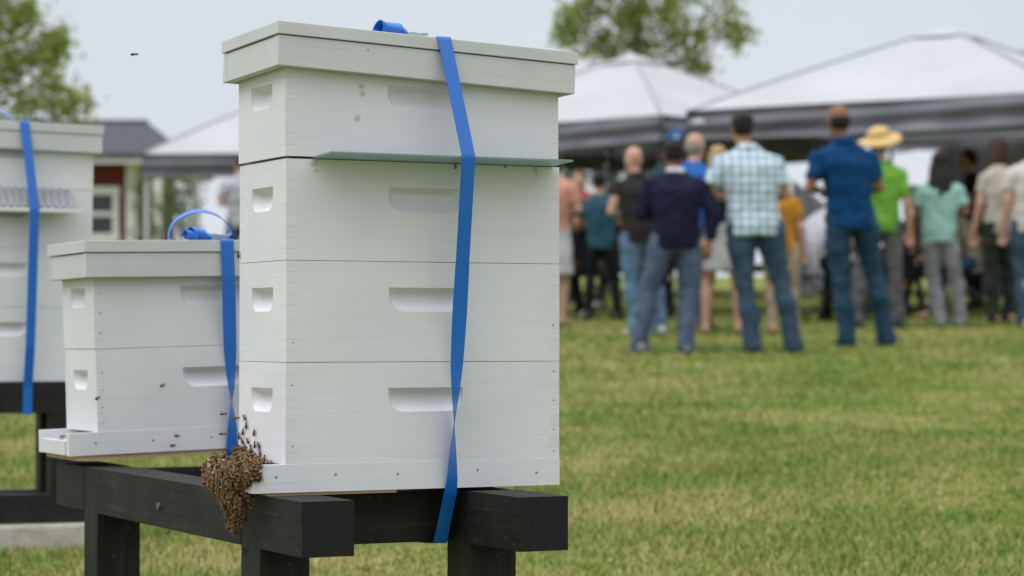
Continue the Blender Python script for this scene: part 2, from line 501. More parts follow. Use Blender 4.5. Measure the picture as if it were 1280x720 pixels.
# ------------------------------------------------------------------ bee boxes
def board_mesh(length, height, thick, male, hold=None, seed=0):
    """face in the x-z plane at y=0 looking to -y; box-joint fingers at both ends; a milled handhold"""
    nf = 9
    g = 0.00006
    p = height / nf
    outl = []
    def endpts(x_out, x_in, up):
        pts = []
        for i in (range(nf) if up else range(nf - 1, -1, -1)):
            tongue = (i % 2 == 0) == male
            x = x_out if tongue else x_in
            a, b = i * p, (i + 1) * p
            if tongue:
                if i > 0: a += g
                if i < nf - 1: b -= g
            else:
                if i > 0: a -= g
                if i < nf - 1: b += g
            pts += [(x, a), (x, b)] if up else [(x, b), (x, a)]
        return pts
    right = endpts(length, length - thick, True)
    left = endpts(0, thick, False)
    outl = right + left
    ded = []
    for q in outl:
        if not ded or (abs(q[0] - ded[-1][0]) + abs(q[1] - ded[-1][1])) > 1e-7: ded.append(q)
    outl = ded
    bm = bmesh.new()
    fv = [bm.verts.new((x, 0, z)) for x, z in outl]
    bv = [bm.verts.new((x, thick, z)) for x, z in outl]
    n = len(outl)
    ed = [bm.edges.new((fv[i], fv[(i + 1) % n])) for i in range(n)]
    hl = []
    if hold:
        cx, zt, hwid, hh, dep = hold
        def hx(v):     # half width at v (0 top .. 1 bottom): rounded lower corners
            w = min(max(0, (v - 0.38) / 0.62), 1)
            return hwid * (1 - 0.42 * (1 - math.sqrt(max(0, 1 - w * w))))
        NV, NU = 14, 20
        vv_ = [0, .05, .11, .17, .22, .27, .34, .44, .55, .66, .76, .85, .92, .97, 1.0]
        def prof(v):     # upper face leans in, then a long curve back out to the lip
            return (v / 0.24) ** 0.9 if v < 0.24 else (1 - ((v - 0.24) / 0.76) ** 1.9) ** 0.85
        loop = [(-1 + 2 * k / NU, 0) for k in range(NU)] + [(1, vv_[k]) for k in range(NV)] + [(1 - 2 * k / NU, 1) for k in range(NU)] + [(-1, vv_[NV - k]) for k in range(NV)]
        hl = [bm.verts.new((cx + u * hx(v), 0, zt - v * hh)) for u, v in loop]
        k = len(hl)
        ed += [bm.edges.new((hl[i], hl[(i + 1) % k])) for i in range(k)]
    bmesh.ops.triangle_fill(bm, edges=ed, use_beauty=True)
    ed2 = [bm.edges.new((bv[i], bv[(i + 1) % n])) for i in range(n)]
    bmesh.ops.triangle_fill(bm, edges=ed2, use_beauty=True)
    for i in range(n):
        bm.faces.new((fv[i], fv[(i + 1) % n], bv[(i + 1) % n], bv[i]))
    if hold:
        grid = {}
        for b in range(NV + 1):
            v = vv_[b]
            for a in range(NU + 1):
                u = -1 + 2 * a / NU
                d = dep * prof(v) * (1 - abs(u) ** 7)
                grid[a, b] = bm.verts.new((cx + u * hx(v), max(d, 0.0001), zt - v * hh))
        sm = []
        for b in range(NV):
            for a in range(NU):
                sm.append(bm.faces.new((grid[a, b], grid[a + 1, b], grid[a + 1, b + 1], grid[a, b + 1])))
        k = len(hl)
        idx = [(q, 0) for q in range(NU)] + [(NU, q) for q in range(NV)] + [(NU - q, NV) for q in range(NU)] + [(0, NV - q) for q in range(NV)]
        for i in range(k):
            bm.faces.new((hl[i], hl[(i + 1) % k], grid[idx[(i + 1) % k]], grid[idx[i]]))
        for f in sm: f.smooth = True
    me = bpy.data.meshes.new('board')
    bmesh.ops.recalc_face_normals(bm, faces=bm.faces)
    bm.to_mesh(me); bm.free()
    return me

HOLD_L = (0.252, 0.124, 0.0685, 0.040, 0.0182)
HOLD_S = (0.111, 0.124, 0.050, 0.040, 0.0182)
SIDE = board_mesh(BL, BH - 0.0008, BT, True, HOLD_L)
ENDB = board_mesh(BW, BH - 0.0008, BT, False, HOLD_S)
SIDE.materials.append(M['paint']); ENDB.materials.append(M['paint_end'])
SIDE_SPOT = SIDE.copy(); SIDE_SPOT.materials.clear(); SIDE_SPOT.materials.append(M['paint_spot'])

SIDE_SMUDGE = SIDE.copy(); SIDE_SMUDGE.materials.clear(); SIDE_SMUDGE.materials.append(M['paint_smudge'])
def hive_box(parent, z, dx=0, dy=0, rz=0, spot=None):
    """one medium box of four boards; parent space: x along the box, y across, near corner at 0,0"""
    b = empty('hive_box', (dx, dy, z), rz, parent)
    mobj('side_board', spot or SIDE, None, b)
    o = mobj('side_board', SIDE, None, b); o.location = (BL, BW, 0); o.rotation_euler = (0, 0, math.pi)
    o = mobj('end_board', ENDB, None, b); o.location = (0, BW, 0); o.rotation_euler = (0, 0, -math.pi / 2)
    o = mobj('end_board', ENDB, None, b); o.location = (BL, 0, 0); o.rotation_euler = (0, 0, math.pi / 2)
    return b

def nail(parent, p, r=0.0021):
    bm = bmesh.new()
    add_loft(bm, [((p[0], p[1] - 0.0006, p[2]), r, r), ((p[0], p[1] + 0.004, p[2]), r * .9, r * .9)], 8)
    return bm_obj('nail', bm, M['nail'], parent)

BBH = 0.046
def bottom_board(parent, front=0.058, nails=()):
    """rails on three sides round a floor that runs out as landing board"""
    b = mobj('bottom_board', bpy.data.meshes.new('bottom_board'), None, parent)
    bm = bmesh.new()
    add_box(bm, (-front, BT + 0.0005, 0.006), (BL - BT, BW - BT - 0.0005, 0.026), 0.001)
    bmesh.ops.recalc_face_normals(bm, faces=bm.faces); bm.to_mesh(b.data); bm.free(); b.data.materials.append(M['paint'])
    box('rail', (-front, -0.001, 0), (BL, BT, BBH), M['paint'], b)
    box('rail', (-front, BW - BT, 0), (BL, BW + 0.001, BBH), M['paint'], b)
    box('rail', (BL - BT, BT + 0.0005, 0.0005), (BL - 0.0005, BW - BT - 0.0005, BBH - 0.0005), M['paint_end'], b)
    box('landing_lip', (-front - 0.003, BT + 0.001, 0.0015), (-front + 0.012, BW - BT - 0.001, 0.030), M['paint_end'], b)
    for (x, z) in nails: nail(b, (x, -0.001, z))
    return b

def cover(parent, z, ov, rot, hgt=0.074, top=0.021, drop=(0, 0, 0)):
    """telescoping lid: a top board on a four-sided rim, sitting a little askew"""
    c = bm_box('cover', (-ov - 0.003, -ov - 0.003, 0), (BL + ov + 0.003, BW + ov + 0.003, top), M['cover'], parent, 0.0012)
    c.location = (drop[0], drop[1], z); c.rotation_euler = rot
    t = 0.017; h = hgt - top - 0.0015
    for (lo, hi) in (((-ov, -ov, -h), (BL + ov, -ov + t, -0.0015)), ((-ov, BW + ov - t, -h), (BL + ov, BW + ov, -0.0015)),
                     ((-ov + 0.0005, -ov + t + 0.0005, -h), (-ov + t, BW + ov - t - 0.0005, -0.002)), ((BL + ov - t, -ov + t + 0.0005, -h), (BL + ov - 0.0005, BW + ov - t - 0.0005, -0.002))):
        bm_box('rim_board', lo, hi, M['cover'], c, 0.0012)
    return c

def bm_box(name, lo, hi, m, parent, bev):
    bm = bmesh.new(); add_box(bm, lo, hi, bev)
    return bm_obj(name, bm, m, parent)

# ---- tall hive
t1 = hw(0, 0, STAND_TOP)
hive1 = empty('beehive', t1, YAW)
tag(hive1, 'tall white beehive of four stacked boxes with a plastic sheet wedged between them', 'beehive')
box('shim', (-0.03, 0.004, -0.0005), (0.2, BW - 0.004, 0.0045), M['rawwood'], hive1)
bb = bottom_board(hive1, nails=((-0.017, 0.026), (0.088, 0.028), (0.2, 0.026), (0.348, 0.029), (0.46, 0.022)))
bb.location.z = 0.0045
zb = 0.0045 + BBH
for i, (dx, dy, rz) in enumerate(((0, 0, 0), (0.0005, -0.0005, 0.0015), (0.0002, 0.0004, -0.001))):
    hive_box(hive1, zb + i * BH, dx, dy, rz, SIDE_SMUDGE if i == 2 else None)
SHZ = zb + 3 * BH - 0.0004
hive_box(hive1, SHZ + 0.0035, -0.002, -0.001, 0.001, spot=SIDE_SPOT)
# sheet that juts out 8 cm over the long side
bm = bmesh.new()
add_box(bm, (0.048, -0.078, 0), (0.492, 0.02, 0.0032), 0.0003)
sh = bm_obj('plastic_sheet', bm, M['sheet'], hive1)
sh.location.z = SHZ + 0.0006; sh.rotation_euler = (R(-2.6), 0, 0)
sh['label'] = 'thin frosted plastic sheet sticking out between the boxes'
for x in (0.306, 0.40):
    bm = bmesh.new(); add_loft(bm, [((x, -0.0025, SHZ - 0.001), 0.0016, 0.0016), ((x, -0.0025, SHZ - (0.009 if x < 0.35 else 0.005)), 0.0014, 0.0014)], 8)
    bm_obj('nail', bm, M['rust'], hive1)
for (x, z) in ((0.012, zb + 0.03), (0.494, zb + 0.05), (0.494, zb + 0.012), (0.494, zb + 0.10), (0.011, zb + 0.13), (0.494, zb + 0.15), (0.012, zb + 0.2), (0.493, zb + 0.23)):
    nail(hive1, (x, 0.0, z), 0.0014)
ctop = 0.4606 + 0.2615
# cover: corner heights measured near .5137, right .4875, left .508 (over the eye)
cover1 = cover(hive1, 0.5137 - STAND_TOP - 0.021, 0.0215, (R(-1.25), R(2.55), 0), drop=(0, 0, 0))
nail(cover1, (0.137, -0.0215, -0.012), 0.0015)

# ---- small hive behind, on the same stand, tipped towards its entrance
LY2 = 1.045
hive2 = empty('beehive', hw(0, LY2, STAND_TOP), YAW)
hive2.rotation_euler = (0, R(-1.7), YAW)
hive2.location.z += 0.016
tag(hive2, 'short white beehive of two boxes with landing board tipped on the black stand', 'beehive')
box('shim', (-0.045, 0.004, -0.0045), (0.33, BW - 0.004, 0.0055), M['rawwood'], hive2)
bb2 = bottom_board(hive2, 0.060, nails=((-0.005, 0.024), (0.115, 0.024), (0.24, 0.025)))
bb2.location.z = 0.0055
zb2 = 0.0055 + BBH
hive_box(hive2, zb2, 0, 0, 0)
hive_box(hive2, zb2 + BH, -0.001, 0.001, 0.001)
for (x, z) in ((0.012, 0.02), (0.012, 0.05), (0.012, 0.085), (0.012, 0.12), (0.011, 0.2), (0.012, 0.24), (0.012, 0.28)):
    nail(hive2, (x, 0, zb2 + z), 0.0014)
cover2 = cover(hive2, zb2 + 2 * BH + 0.0265, 0.022, (R(-0.3), R(0.6), 0), hgt=0.076, top=0.024)

# ---- third hive, further back on its own stand
Y3 = 7.1
YAW3 = R(20)
p3 = at(113, 420, Y3)                       # right near edge of the boxes
p3.z = at(75, 476, Y3).z
hive3 = empty('beehive', (p3.x - BL * math.cos(YAW3), p3.y - BL * math.sin(YAW3), p3.z), YAW3)
hive3.rotation_euler = (0, R(0.6), YAW3)
tag(hive3, 'white beehive with a drooping ribbed plastic awning on its own black stand', 'beehive')
bottom_board(hive3).location.z = 0
for i in range(4): hive_box(hive3, BBH - 0.012 + 0.0125 + i * BH, 0.0006 * (i % 2), 0, 0.0008 * (i % 3))
cover(hive3, BBH + 4 * BH - 0.001, 0.022, (R(-0.4), R(0.9), 0), hgt=0.08, top=0.026)
# ribbed awning: corrugated, slopes down and out from the top seam
AZ = BBH + 3 * BH
v, f = [], []
nxr = 120
for i in range(nxr + 1):
    x = 0.02 + 0.42 * i / nxr
    w = 0.0035 * (1 if (i // 3) % 2 else -1)
    for (y, z) in ((0.0, 0.0), (-0.06, -0.055)):
        for off in (0, 0.002):
            v.append((x, y - w * 0.7, AZ + z + w * 0.7 + off))
for i in range(nxr):
    a, b = i * 4, i * 4 + 4
    f += [(a, b, b + 2, a + 2), (a + 1, a + 3, b + 3, b + 1), (a, a + 1, b + 1, b), (a + 2, b + 2, b + 3, a + 3)]
f += [(0, 2, 3, 1), (nxr * 4, nxr * 4 + 1, nxr * 4 + 3, nxr * 4 + 2)]
aw = pydata('awning', v, f, M['awning'], hive3)
aw['label'] = 'drooping sheet of ribbed grey plastic'
box('awning_lip', (0.01, -0.066, AZ - 0.069), (0.47, -0.055, AZ - 0.057), M['paint'], hive3, 0.001)

# ------------------------------------------------------------------ stands
def timber(name, lo, hi, axis, parent, ends=True):
    o = bm_box(name, lo, hi, M['stain_xyz'[6:] if False else 'stain_' + 'xyz'[axis]], parent, 0)
    if ends and axis == 1:
        o.data.materials.append(M['endgrain'])
        for p in o.data.polygons:
            if abs(p.normal.y) > 0.9: p.material_index = 1
    return o

def timber_o(name, lo, hi, axis, parent):
    """timber with its own origin at its low corner so that the grain differs from piece to piece"""
    lo, hi = Vector(lo), Vector(hi)
    o = timber(name, (0, 0, 0), hi - lo, axis, parent)
    o.location = lo
    return o

stand = empty('hive_stand', hw(0, 0, 0), YAW)
stand.location.z = 0
tag(stand, 'black stained timber stand carrying the tall hive and the short hive', 'stand')
TZ = EYE + STAND_TOP
BZ = TZ - 0.089
def ground_at(lx, ly):
    p = H0 + LX * lx + LY * ly
    return gz(p.y)
A0, A1, B0, B1 = -0.031, 0.058, 0.326, 0.415
zt = TZ - 0.0005
for (a, b, s0, s1, legs) in ((A0, A1, -0.152, 1.24, (0.038, 0.951)), (B0, B1, -0.205, 1.24, (-0.014, 0.951))):
    segs = [(s0, legs[0] - 0.0006), (legs[0] + 0.0896, legs[1] - 0.0006), (legs[1] + 0.0896, s1)]
    for (q0, q1) in segs: timber_o('beam', (a, q0, BZ), (b, q1, zt), 1, stand)
    for l0 in legs: timber_o('leg', (a + 0.0008, l0, ground_at(a, l0) - 0.04), (b - 0.0008, l0 + 0.089, zt - 0.001), 2, stand)
timber_o('crossbar', (A1 + 0.0005, 0.062, BZ - 0.001), (B0 - 0.0005, 0.100, zt - 0.004), 0, stand)
timber_o('crossbar', (A1 + 0.0005, 0.98, BZ + 0.001), (B0 - 0.0005, 1.018, zt - 0.004), 0, stand)
for (ly, z) in ((0.56, 0.039),):
    bm = bmesh.new()
    add_loft(bm, [((A0 - 0.004, ly, BZ + z), 0.007, 0.007), ((A0 + 0.01, ly, BZ + z), 0.007, 0.007)], 6)
    bm_obj('bolt', bm, M['bolt'], stand)

# second stand
s3 = empty('hive_stand', (hive3.location.x, hive3.location.y, 0), YAW3)
tag(s3, 'black timber stand on pale paving slabs under the awning hive', 'stand')
T3 = hive3.location.z - 0.001
gz3 = gz(Y3)
RUN = gz3 + 0.068
def s3z(a): return a
timber_o('beam', (-0.35, -0.02, T3 - 0.089), (0.62, 0.069, T3), 0, s3)
timber_o('beam', (-0.35, BW - 0.05, T3 - 0.089), (0.62, BW + 0.039, T3), 0, s3)
for x in (-0.02, 0.392):
    timber_o('leg', (x, -0.0195, RUN + 0.083), (x + 0.089, 0.0685, T3 - 0.0895), 2, s3)
    timber_o('leg', (x, BW - 0.0495, RUN + 0.083), (x + 0.089, BW + 0.0385, T3 - 0.0895), 2, s3)
timber_o('runner', (-0.35, -0.02, RUN), (0.53, 0.069, RUN + 0.083), 0, s3)
timber_o('runner', (-0.35, BW - 0.05, RUN), (0.53, BW + 0.039, RUN + 0.083), 0, s3)
for x in (-0.02, 0.392):
    timber_o('tie', (x + 0.02, 0.0695, T3 - 0.085), (x + 0.07, BW - 0.0505, T3 - 0.01), 1, s3)
def paver(x0, x1, dz):
    bm = bmesh.new(); add_box(bm, (x0, -0.09, -0.02), (x1, 0.33, 0.068), 0.008)
    for vv in bm.verts: vv.co += Vector((mnoise.noise(vv.co * 9), mnoise.noise(vv.co * 11 + Vector((5, 0, 0))), 0)) * 0.006
    o = bm_obj('paving_slab', bm, M['paver'])
    o.location = (s3.location.x, s3.location.y, gz3 + dz); o.rotation_euler = (0, 0, YAW3 + random.uniform(-.01, .01))
    return o
tag(paver(-0.43, 0.195, 0), 'pale concrete paving slab under the stand, butting against another slab', 'paving slab', 'paving slabs under the rear stand')
tag(paver(0.203, 0.575, 0.0005), 'pale concrete paving slab under the stand, butting against another slab', 'paving slab', 'paving slabs under the rear stand')

# ------------------------------------------------------------------ straps
def ribbon(name, path, wdirs, width, parent, thick=0.0014, m=None):
    """webbing along path with a width direction per point"""
    n = len(path)
    v, f, uv = [], [], []
    s = 0
    for i, (p, w) in enumerate(zip(path, wdirs)):
        p, w = Vector(p), Vector(w).normalized()
        a, b = Vector(path[max(i - 1, 0)]), Vector(path[min(i + 1, n - 1)])
        t = (b - a).normalized()
        nn = t.cross(w).normalized() * thick / 2
        if i: s += (p - Vector(path[i - 1])).length
        for (sx, sn) in ((-1, -1), (1, -1), (1, 1), (-1, 1)):
            v.append(p + w * width / 2 * sx + nn * sn); uv.append((sx * width / 2, s))
    for i in range(n - 1):
        a, b = i * 4, i * 4 + 4
        for k in range(4):
            f.append((a + k, a + (k + 1) % 4, b + (k + 1) % 4, b + k))
    f += [(3, 2, 1, 0), (n * 4 - 4, n * 4 - 3, n * 4 - 2, n * 4 - 1)]
    o = pydata(name, v, f, m or M['web'], parent, smooth=True)
    for ed_ in o.data.edges:
        a_, b_ = ed_.vertices
        if a_ // 4 != b_ // 4 or a_ // 4 in (0, n - 1): ed_.use_edge_sharp = True
    ul = o.data.uv_layers.new(name='UVMap')
    for l in o.data.loops: ul.data[l.index].uv = uv[l.vertex_index]
    return o

def smooth_path(keys, per=12):
    """Catmull-Rom through keys (tuples of any length)"""
    k = [Vector(q) if len(q) <= 4 else q for q in keys]
    pts = []
    A = [np.array(q, float) for q in keys]
    A = [2 * A[0] - A[1]] + A + [2 * A[-1] - A[-2]]
    for i in range(1, len(A) - 2):
        for j in range(per):
            t = j / per
            p0, p1, p2, p3 = A[i - 1], A[i], A[i + 1], A[i + 2]
            pts.append(0.5 * ((2 * p1) + (-p0 + p2) * t + (2 * p0 - 5 * p1 + 4 * p2 - p3) * t ** 2 + (-p0 + 3 * p1 - 3 * p2 + p3) * t ** 3))
    pts.append(A[-2])
    return pts

def polyline(keys, step=0.004):
    pts = []
    A = [np.array(q, float) for q in keys]
    for a, b in zip(A, A[1:]):
        n = max(1, int(np.linalg.norm((b - a)[:3]) / step))
        for j in range(n): pts.append(a + (b - a) * j / n)
    pts.append(A[-1])
    return pts

def twist_ribbon(name, keys, width, parent):
    """keys: x, y, z, twist in degrees about z (0 = width along x)"""
    P = polyline(keys)
    path = [tuple(p[:3]) for p in P]
    wd = [(math.cos(R(p[3])), math.sin(R(p[3])), 0) for p in P]
    return ribbon(name, path, wd, width, parent)

def cover_z(x, y, zc, rot, top=0.021):
    """height of the top of a tilted lid in hive space"""
    Mx = Matrix.Rotation(rot[1], 3, 'Y') @ Matrix.Rotation(rot[0], 3, 'X')
    p = Mx @ Vector((x, y, top))
    return p.z + zc

def buckle(parent, loc, rot, w=0.030):
    b = empty('buckle', loc, 0, parent); b.rotation_euler = rot
    bm = bmesh.new()
    add_box(bm, (-w / 2 - 0.004, -0.02, 0.0), (-w / 2, 0.022, 0.012), 0.001)
    add_box(bm, (w / 2, -0.02, 0.0), (w / 2 + 0.004, 0.022, 0.012), 0.001)
    add_box(bm, (-w / 2, -0.02, 0.003), (w / 2, -0.015, 0.009), 0.001)
    o = bm_obj('buckle_frame', bm, M['buckle'], parent)
    o.location, o.rotation_euler = loc, rot
    bm = bmesh.new()
    add_loft(bm, [((-w / 2 - 0.006, 0.004, 0.008), 0.0045, 0.0045), ((w / 2 + 0.006, 0.004, 0.008), 0.0045, 0.0045)], 12)
    add_box(bm, (-w / 2 + 0.001, 0.006, 0.009), (w / 2 - 0.001, 0.036, 0.013), 0.0008)
    o = bm_obj('cam_lever', bm, M['buckle'], parent, False)
    o.location, o.rotation_euler = loc, rot
    bpy.data.objects.remove(b)

CT = lambda x, y: cover_z(x, y, 0.5137 - STAND_TOP - 0.021, (R(-1.25), R(2.55)))
strap1 = empty('cam_strap', t1, YAW)
tag(strap1, 'blue webbing strap twisted down the tall hive and under its crossbar', 'strap')
x0 = 0.2735
ztop = CT(x0, 0) + 0.0012
ov = 0.0215 + 0.0055
keys = [(0.29, 0.106, BZ - TZ - 0.004, 0), (0.29, BW + 0.035, BZ - TZ + 0.02, 0), (0.285, BW + ov + 0.004, CT(.28, BW) - 0.06, 0), (x0, BW + ov, CT(x0, BW + ov) + 0.0016, 0),
        (x0, -ov + 0.001, CT(x0, -ov) + 0.0014, 0), (x0 + 0.0005, -ov - 0.0005, CT(x0, -ov) - 0.004, 0),
        (0.2935, -0.0800, SHZ + 0.0070, 0), (0.2935, -0.0798, SHZ + 0.0030, 0), (0.2945, -0.055, SHZ - 0.165, 0), (0.2955, -0.030, SHZ - 0.34, -60), (0.2965, -0.019, SHZ - 0.42, -105),
        (0.297, -0.008, 0.02, -160), (0.2965, -0.0025, -0.004, -174), (0.2965, 0.040, BZ - TZ - 0.002, -180), (0.2965, 0.062, BZ - TZ - 0.0035, -180), (0.29, 0.106, BZ - TZ - 0.004, -180)]
twist_ribbon('webbing', keys, 0.0245, strap1)
# crumpled tail of the strap on the lid
zc = lambda x: CT(x, 0.05)
def wad(parent, cx, cy, zfun, span, r, turns, width, seed):
    """loose strap end rolled up sideways: the broad face shows, the roll drifts along x"""
    pts, wd = [], []
    nn = int(turns * 36)
    for i in range(nn + 1):
        t = i / nn
        a = 2 * math.pi * turns * t
        f1, f2, f3 = (mnoise.noise(Vector((t * turns * 1.3 + 7 * j + seed * 13.7, 0.3, j))) for j in range(3))
        q = 0.62 + 0.38 * math.sin(math.pi * min(1, t * 1.15 + 0.12))
        rz_, ry_ = r * q * (1 + 0.18 * f1), r * 1.25 * q * (1 + 0.2 * f2)
        x = cx + span * (t - 0.5) + 0.006 * f3
        pts.append((x, cy + ry_ * math.cos(a), zfun(x) + 0.001 + rz_ * (1 + math.sin(a)) + 0.0008))
        wd.append(Vector((1, 0.35 * f1 - 0.12, 0.3 * f2 - 0.15 + 0.2 * math.cos(a))).normalized())
    return ribbon('strap_tail', pts, wd, width, parent)
wad(strap1, 0.199, 0.022, zc, 0.036, 0.0125, 4, 0.0245, 1)
buckle(strap1, (0.234, 0.045, CT(0.234, 0.045) + 0.0025), (R(-1.2), R(2.5), R(-90)))

C2 = lambda x, y: cover_z(x, y, zb2 + 2 * BH + 0.0265, (R(-0.3), R(0.6)), 0.024)
strap2 = empty('cam_strap', hive2.location, 0)
strap2.rotation_euler = hive2.rotation_euler
tag(strap2, 'blue webbing strap with a big open loop on the short hive', 'strap')
x0 = 0.276
keys = [(x0, BW + 0.03, -0.02, 0), (x0, BW + ov, C2(x0, BW), 0), (x0, BW + ov - 0.002, C2(x0, BW) + 0.0016, 0), (x0, -ov + 0.001, C2(x0, 0) + 0.0014, 0), (x0, -ov - 0.001, C2(x0, 0) - 0.003, 0),
        (x0 + 0.0005, -ov - 0.002, C2(x0, 0) - 0.075, 0), (x0 + 0.003, -0.020, zb2 + 0.16, -40), (x0 + 0.006, -0.013, zb2 + 0.08, -86), (x0 + 0.008, -0.008, zb2 + 0.0, -150), (x0 + 0.008, -0.0028, 0.0, -172), (x0 + 0.008, 0.01, -0.03, -176)]
twist_ribbon('webbing', keys, 0.0275, strap2)
# the loop
lp = [(0.290, 0.04, 0.004), (0.312, 0.05, 0.02), (0.292, 0.06, 0.052), (0.250, 0.065, 0.064), (0.210, 0.07, 0.052), (0.190, 0.075, 0.030), (0.188, 0.08, 0.006), (0.205, 0.085, 0.002)]
P = smooth_path(lp, 10)
ribbon('strap_loop', [(p[0], p[1], C2(p[0], .05) + p[2]) for p in P], [(0.16, 1, 0.05 + 0.25 * math.sin(i * .06)) for i in range(len(P))], 0.025, strap2)
wad(strap2, 0.228, 0.012, lambda x: C2(x, 0.02), 0.042, 0.0125, 4, 0.0245, 2)
buckle(strap2, (0.272, 0.028, C2(0.29, 0.03) + 0.003), (R(4), R(-3), R(80)), 0.026)

C3 = lambda x, y: cover_z(x, y, BBH + 4 * BH - 0.001, (R(-0.4), R(0.9)), 0.026)
strap3 = empty('cam_strap', hive3.location, 0)
strap3.rotation_euler = hive3.rotation_euler
tag(strap3, 'blue webbing strap bent over the ribbed awning of the rear hive', 'strap')
x0 = 0.304
keys = [(x0 + .02, BW + 0.045, -0.09, 0), (x0, BW + ov, C3(x0, BW), 0), (x0, BW + ov - 0.002, C3(x0, BW) + 0.0016, 0), (x0, -ov + 0.001, C3(x0, 0) + 0.0014, 0), (x0, -ov - 0.001, C3(x0, 0) - 0.003, 0),
        (x0 + 0.025, -0.0675, AZ - 0.060, 0), (x0 + 0.025, -0.0672, AZ - 0.068, 0), (x0 + 0.022, -0.045, 0.1, 0), (x0 + 0.02, -0.023, -0.01, 0), (x0 + 0.02, -0.0215, -0.0905, 0)]
twist_ribbon('webbing', keys, 0.0265, strap3)
lp = [(0.285, 0.03, 0.004), (0.262, 0.04, 0.026), (0.238, 0.05, 0.032), (0.225, 0.055, 0.014), (0.20, 0.055, 0.002)]
P = smooth_path(lp, 10)
ribbon('strap_tail', [(p[0], p[1], C3(p[0], .05) + p[2]) for p in P], [(0.2, 1, 0.3)] * len(P), 0.024, strap3)
wad(strap3, 0.19, 0.03, lambda x: C3(x, 0.03), 0.03, 0.011, 3, 0.0245, 3)
bm = bmesh.new(); add_loft(bm, [((0.367, 0.02, C3(.36, 0)), 0.011, 0.011), ((0.367, 0.02, C3(.36, 0) + 0.004), 0.013, 0.013), ((0.367, 0.02, C3(.36, 0) + 0.010), 0.010, 0.010)], 14)
bm_obj('knob', bm, M['blackplastic'], hive3)

# ------------------------------------------------------------------ honeybees
def bee_mesh():
    bm = bmesh.new()
    mats = []
    def part(fn, mi):
        n0 = len(bm.faces); fn(); bm.faces.ensure_lookup_table()
        for k in range(n0, len(bm.faces)):
            bm.faces[k].material_index = mi; bm.faces[k].smooth = True
    part(lambda: add_ball(bm, (0.0052, 0, 0.0030), 0.0013, 0.0017, 0.0016, 1), 1)          # head
    part(lambda: add_ball(bm, (0.0024, 0, 0.0034), 0.0022, 0.0021, 0.0021, 1), 0)          # furry thorax
    secs = [(0.0004, 0.0012), (-0.0008, 0.0021), (-0.0022, 0.00235), (-0.0036, 0.0022), (-0.005, 0.0017), (-0.0062, 0.0009), (-0.0068, 0.0003)]
    n0 = len(bm.faces)
    add_loft(bm, [((x, 0, 0.0030 - 0.0002 * i), r, r * 0.92) for i, (x, r) in enumerate(secs)], 8)
    bm.faces.ensure_lookup_table()
    for k in range(n0, len(bm.faces)):
        f_ = bm.faces[k]; x = f_.calc_center_median().x
        f_.material_index = 2 if int((x + 0.1) / 0.0007) % 2 else 1; f_.smooth = True
    def wings():
        for s in (-1, 1):
            a = [bm.verts.new(p) for p in ((0.0022, s * 0.0014, 0.0050), (-0.0015, s * 0.0040, 0.0052), (-0.0062, s * 0.0040, 0.0049), (-0.0070, s * 0.0022, 0.0048), (-0.002, s * 0.0010, 0.0051))]
            b = [bm.verts.new(v.co + Vector((0, 0, 0.0001))) for v in a]
            bm.faces.new(a); bm.faces.new(b[::-1])
    part(wings, 3)
    def legs():
        for s in (-1, 1):
            for (x, dx) in ((0.0034, 0.0016), (0.0022, 0.0), (0.001, -0.0022)):
                add_loft(bm, [((x, s * 0.0012, 0.0022), 0.00028, 0.00028), ((x + dx * .5, s * 0.0032, 0.0024), 0.00028, 0.00028), ((x + dx, s * 0.0040, 0.0), 0.0002, 0.0002)], 4)
        for s in (-1, 1):
            add_loft(bm, [((0.0062, s * 0.0006, 0.0036), 0.0002, 0.0002), ((0.0080, s * 0.0014, 0.0040), 0.00015, 0.00015)], 4)
    part(legs, 1)
    me = bpy.data.meshes.new('honeybee')
    bmesh.ops.recalc_face_normals(bm, faces=bm.faces)
    bm.to_mesh(me); bm.free()
    wing = mat('bee_wing', (0.24, 0.15, 0.08), 0.6, 0.15)
    BS(wing).inputs['Alpha'].default_value = 0.28
    for m_ in (noisy('bee_fur', (0.24, 0.115, 0.038), (0.34, 0.17, 0.06), 900), mat('bee_dark', (0.055, 0.026, 0.012), 0.6, 0.2), mat('bee_amber', (0.38, 0.17, 0.045), 0.55, 0.2), wing):
        me.materials.append(m_)
    return me
BEE = bee_mesh()
def bee(pos, normal, heading, label, group, scale=1.0):
    z = Vector(normal).normalized()
    x = Vector(heading); x = (x - z * x.dot(z))
    if x.length < 1e-4: x = z.orthogonal()
    x.normalize(); y = z.cross(x)
    o = mobj('honeybee', BEE)
    o.matrix_world = Matrix.Translation(Vector(pos)) @ Matrix((x, y, z)).transposed().to_4x4() @ Matrix.Scale(scale, 4)
    tag(o, label, 'bee', group)
    return o
def hdir(lx, ly, z): return Vector((LX.x * lx + LY.x * ly, LX.y * lx + LY.y * ly, z))
rb_ = random.Random(3)
blobs = [((-0.062, 0.120, -0.236), (0.030, 0.100, 0.034)), ((-0.056, 0.088, -0.268), (0.026, 0.056, 0.042)), ((-0.047, 0.084, -0.302), (0.019, 0.028, 0.034)), ((-0.056, 0.040, -0.222), (0.026, 0.048, 0.026))]
def inside(p, sc):
    return any(sum(((p[i] - c[i]) / (r[i] * sc)) ** 2 for i in range(3)) < 1 for c, r in blobs)
